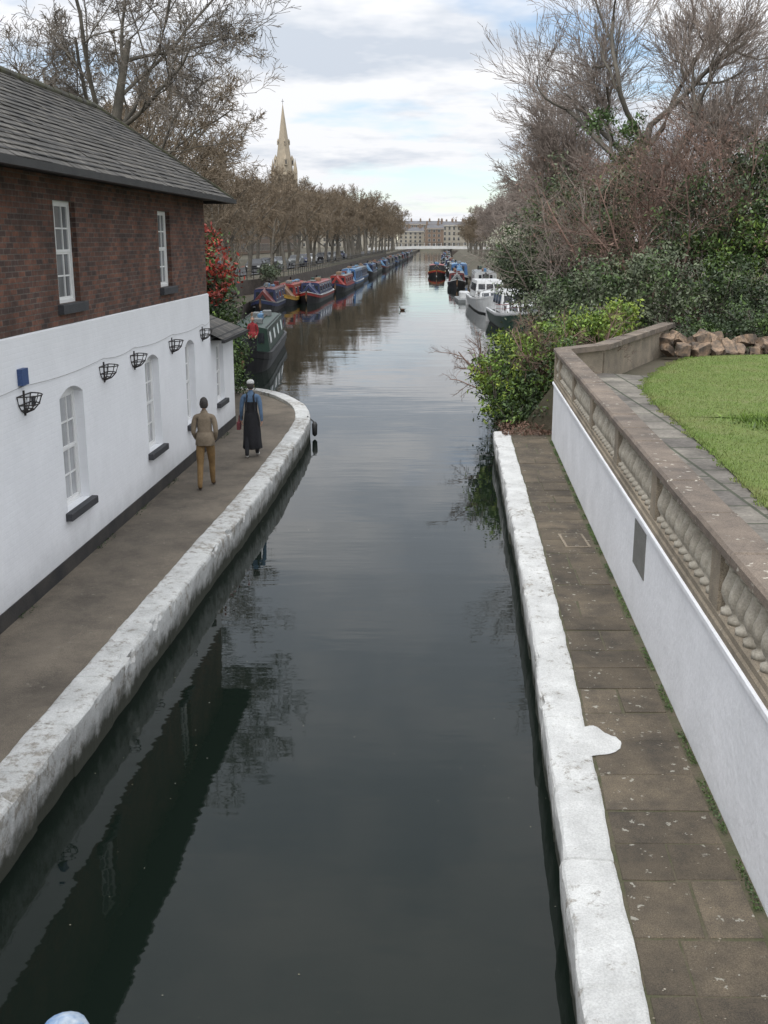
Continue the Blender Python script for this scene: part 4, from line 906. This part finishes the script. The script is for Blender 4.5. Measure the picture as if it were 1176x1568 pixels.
    for q in bb.verts:
        x,y,z=q.co; f=1.1+.04*noise.noise(Vector((x*4,y*4,z*4))); vs.append((hc[0]+x*.076*f,hc[1]-.006+y*.098*f,hc[2]+.008+z*.118*f))
    fs=[tuple(v_.index for v_ in f.verts) for f in bb.faces if (f.calc_center_median().y<.15 and f.calc_center_median().z>-.55) or f.calc_center_median().z>.6]
    m.add(vs,fs,hair,True); bb.free()
    if cap:
        m.lathe([(.095,.045),(.097,.07),(.085,.11),(.05,.135),(.005,.142)],(0,hc[1],hc[2]),16,cap,.9,1.1); m.add([(-.07,hc[1]+.07,hc[2]+.05),(.07,hc[1]+.07,hc[2]+.05),(.05,hc[1]+.18,hc[2]+.035),(-.05,hc[1]+.18,hc[2]+.035)],[(0,1,2,3)],cap)
    if skirt: m.lathe([(.135,1.08),(.165,.98),(.185,.85),(.195,.65),(.205,.4),(.22,.2),(.21,.19)],(0,.02,0),28,skirt,1,.85,True,.12,7)
    else: m.lathe([(.165,1.12),(.182,1.0),(.195,.86),(.19,.855),(.16,.87)],(0,0,0),24,jacket,1,.78,True,.05,5)
    m.lathe([(.062,1.47),(.07,1.5),(.066,1.525),(.056,1.52)],(0,0,0),14,jacket)
    if straps:
        for s in(-1,1): m.tube([(s*.1,-.12,1.1),(s*.09,-.135,1.3),(s*.075,-.105,1.43),(s*.08,-.02,1.495),(s*.08,.09,1.42)],.022,6,straps)
    if bag: m.box(-.34,-.26,-.06,.16,.64,.84,bag,.03); m.tube([(-.3,-.02,.83),(-.29,.06,.96),(-.3,.12,.83)],.012,5,bag)
    m.build('head_and_clothes',e); return e
person('walking_man',(-3.63,21.3,.598),.05,C_TAN,C_KHAKI,C_BRN,HAIR,.2,arms='bent',sc=1.03)
person('walking_woman',(-3.08,24.5,.598),.0,C_DEN,C_BLK,C_WHT,HAIR,.12,skirt=C_BLK,cap=C_WHT,arms='down',sc=1.0,torso=C_BLK,bag=C_PINK,straps=C_BLK)
person('boat_man',(-5.72,46.9,.56),math.pi,C_RED,C_BLK,C_BRN,HAIRG,.02,arms='bent',sc=.98)
# ------------------------------------------------------------------ duck
d=MB(); d.ball((0,0,.07),.16,C_BRN,12,.7,1.4,.6); d.tube([(0,.16,.1),(0,.2,.2),(0,.22,.26)],[.06,.035,.04],8,P_GREEN); d.ball((0,.23,.28),.05,P_GREEN,10,.9,1.2,1); d.tube([(0,.27,.275),(0,.35,.265)],[.022,.012],6,P_YEL); d.tube([(0,-.18,.1),(0,-.3,.16)],[.06,.01],6,P_GREY); d.build('duck',None,(1.5,88,0),1.2)
f=MB(); f.lathe([(.02,0),(.07,.05),(.08,.35),(.04,.42)],(-1.99,30.2,.05),10,BLACK); f.tube([(-1.99,30.2,.45),(-2.2,30.2,.63)],.02,5,BLACK); f.build('boat_fender')
nb=MB(); RB=M('railing_blue',(.08,.17,.32),(.4,.45,.5),18,rough=.6,bmp=.3,lo=.45,hi=.6)
nb.box(-6,6,.80,.90,4.60,4.66,BLUE); nb.box(-6,6,.80,.90,3.75,3.82,BLUE); nb.box(-6,6,-2.5,1.0,3.3,3.6,SILL)
for i in range(-40,41): nb.box(i*.14-.01,i*.14+.01,.84,.86,3.82,4.60,BLUE)
for x in(-4.3,-2.3,-.30,1.7,3.7): nb.box(x-.03,x+.03,.81,.89,3.6,4.70,BLUE); nb.lathe([(.03,0),(.015,.02),(.018,.04),(.026,.055),(.028,.075),(.02,.095),(.003,.103)],(x,.85,4.69),16,RB)
nb.build('bridge_railing')
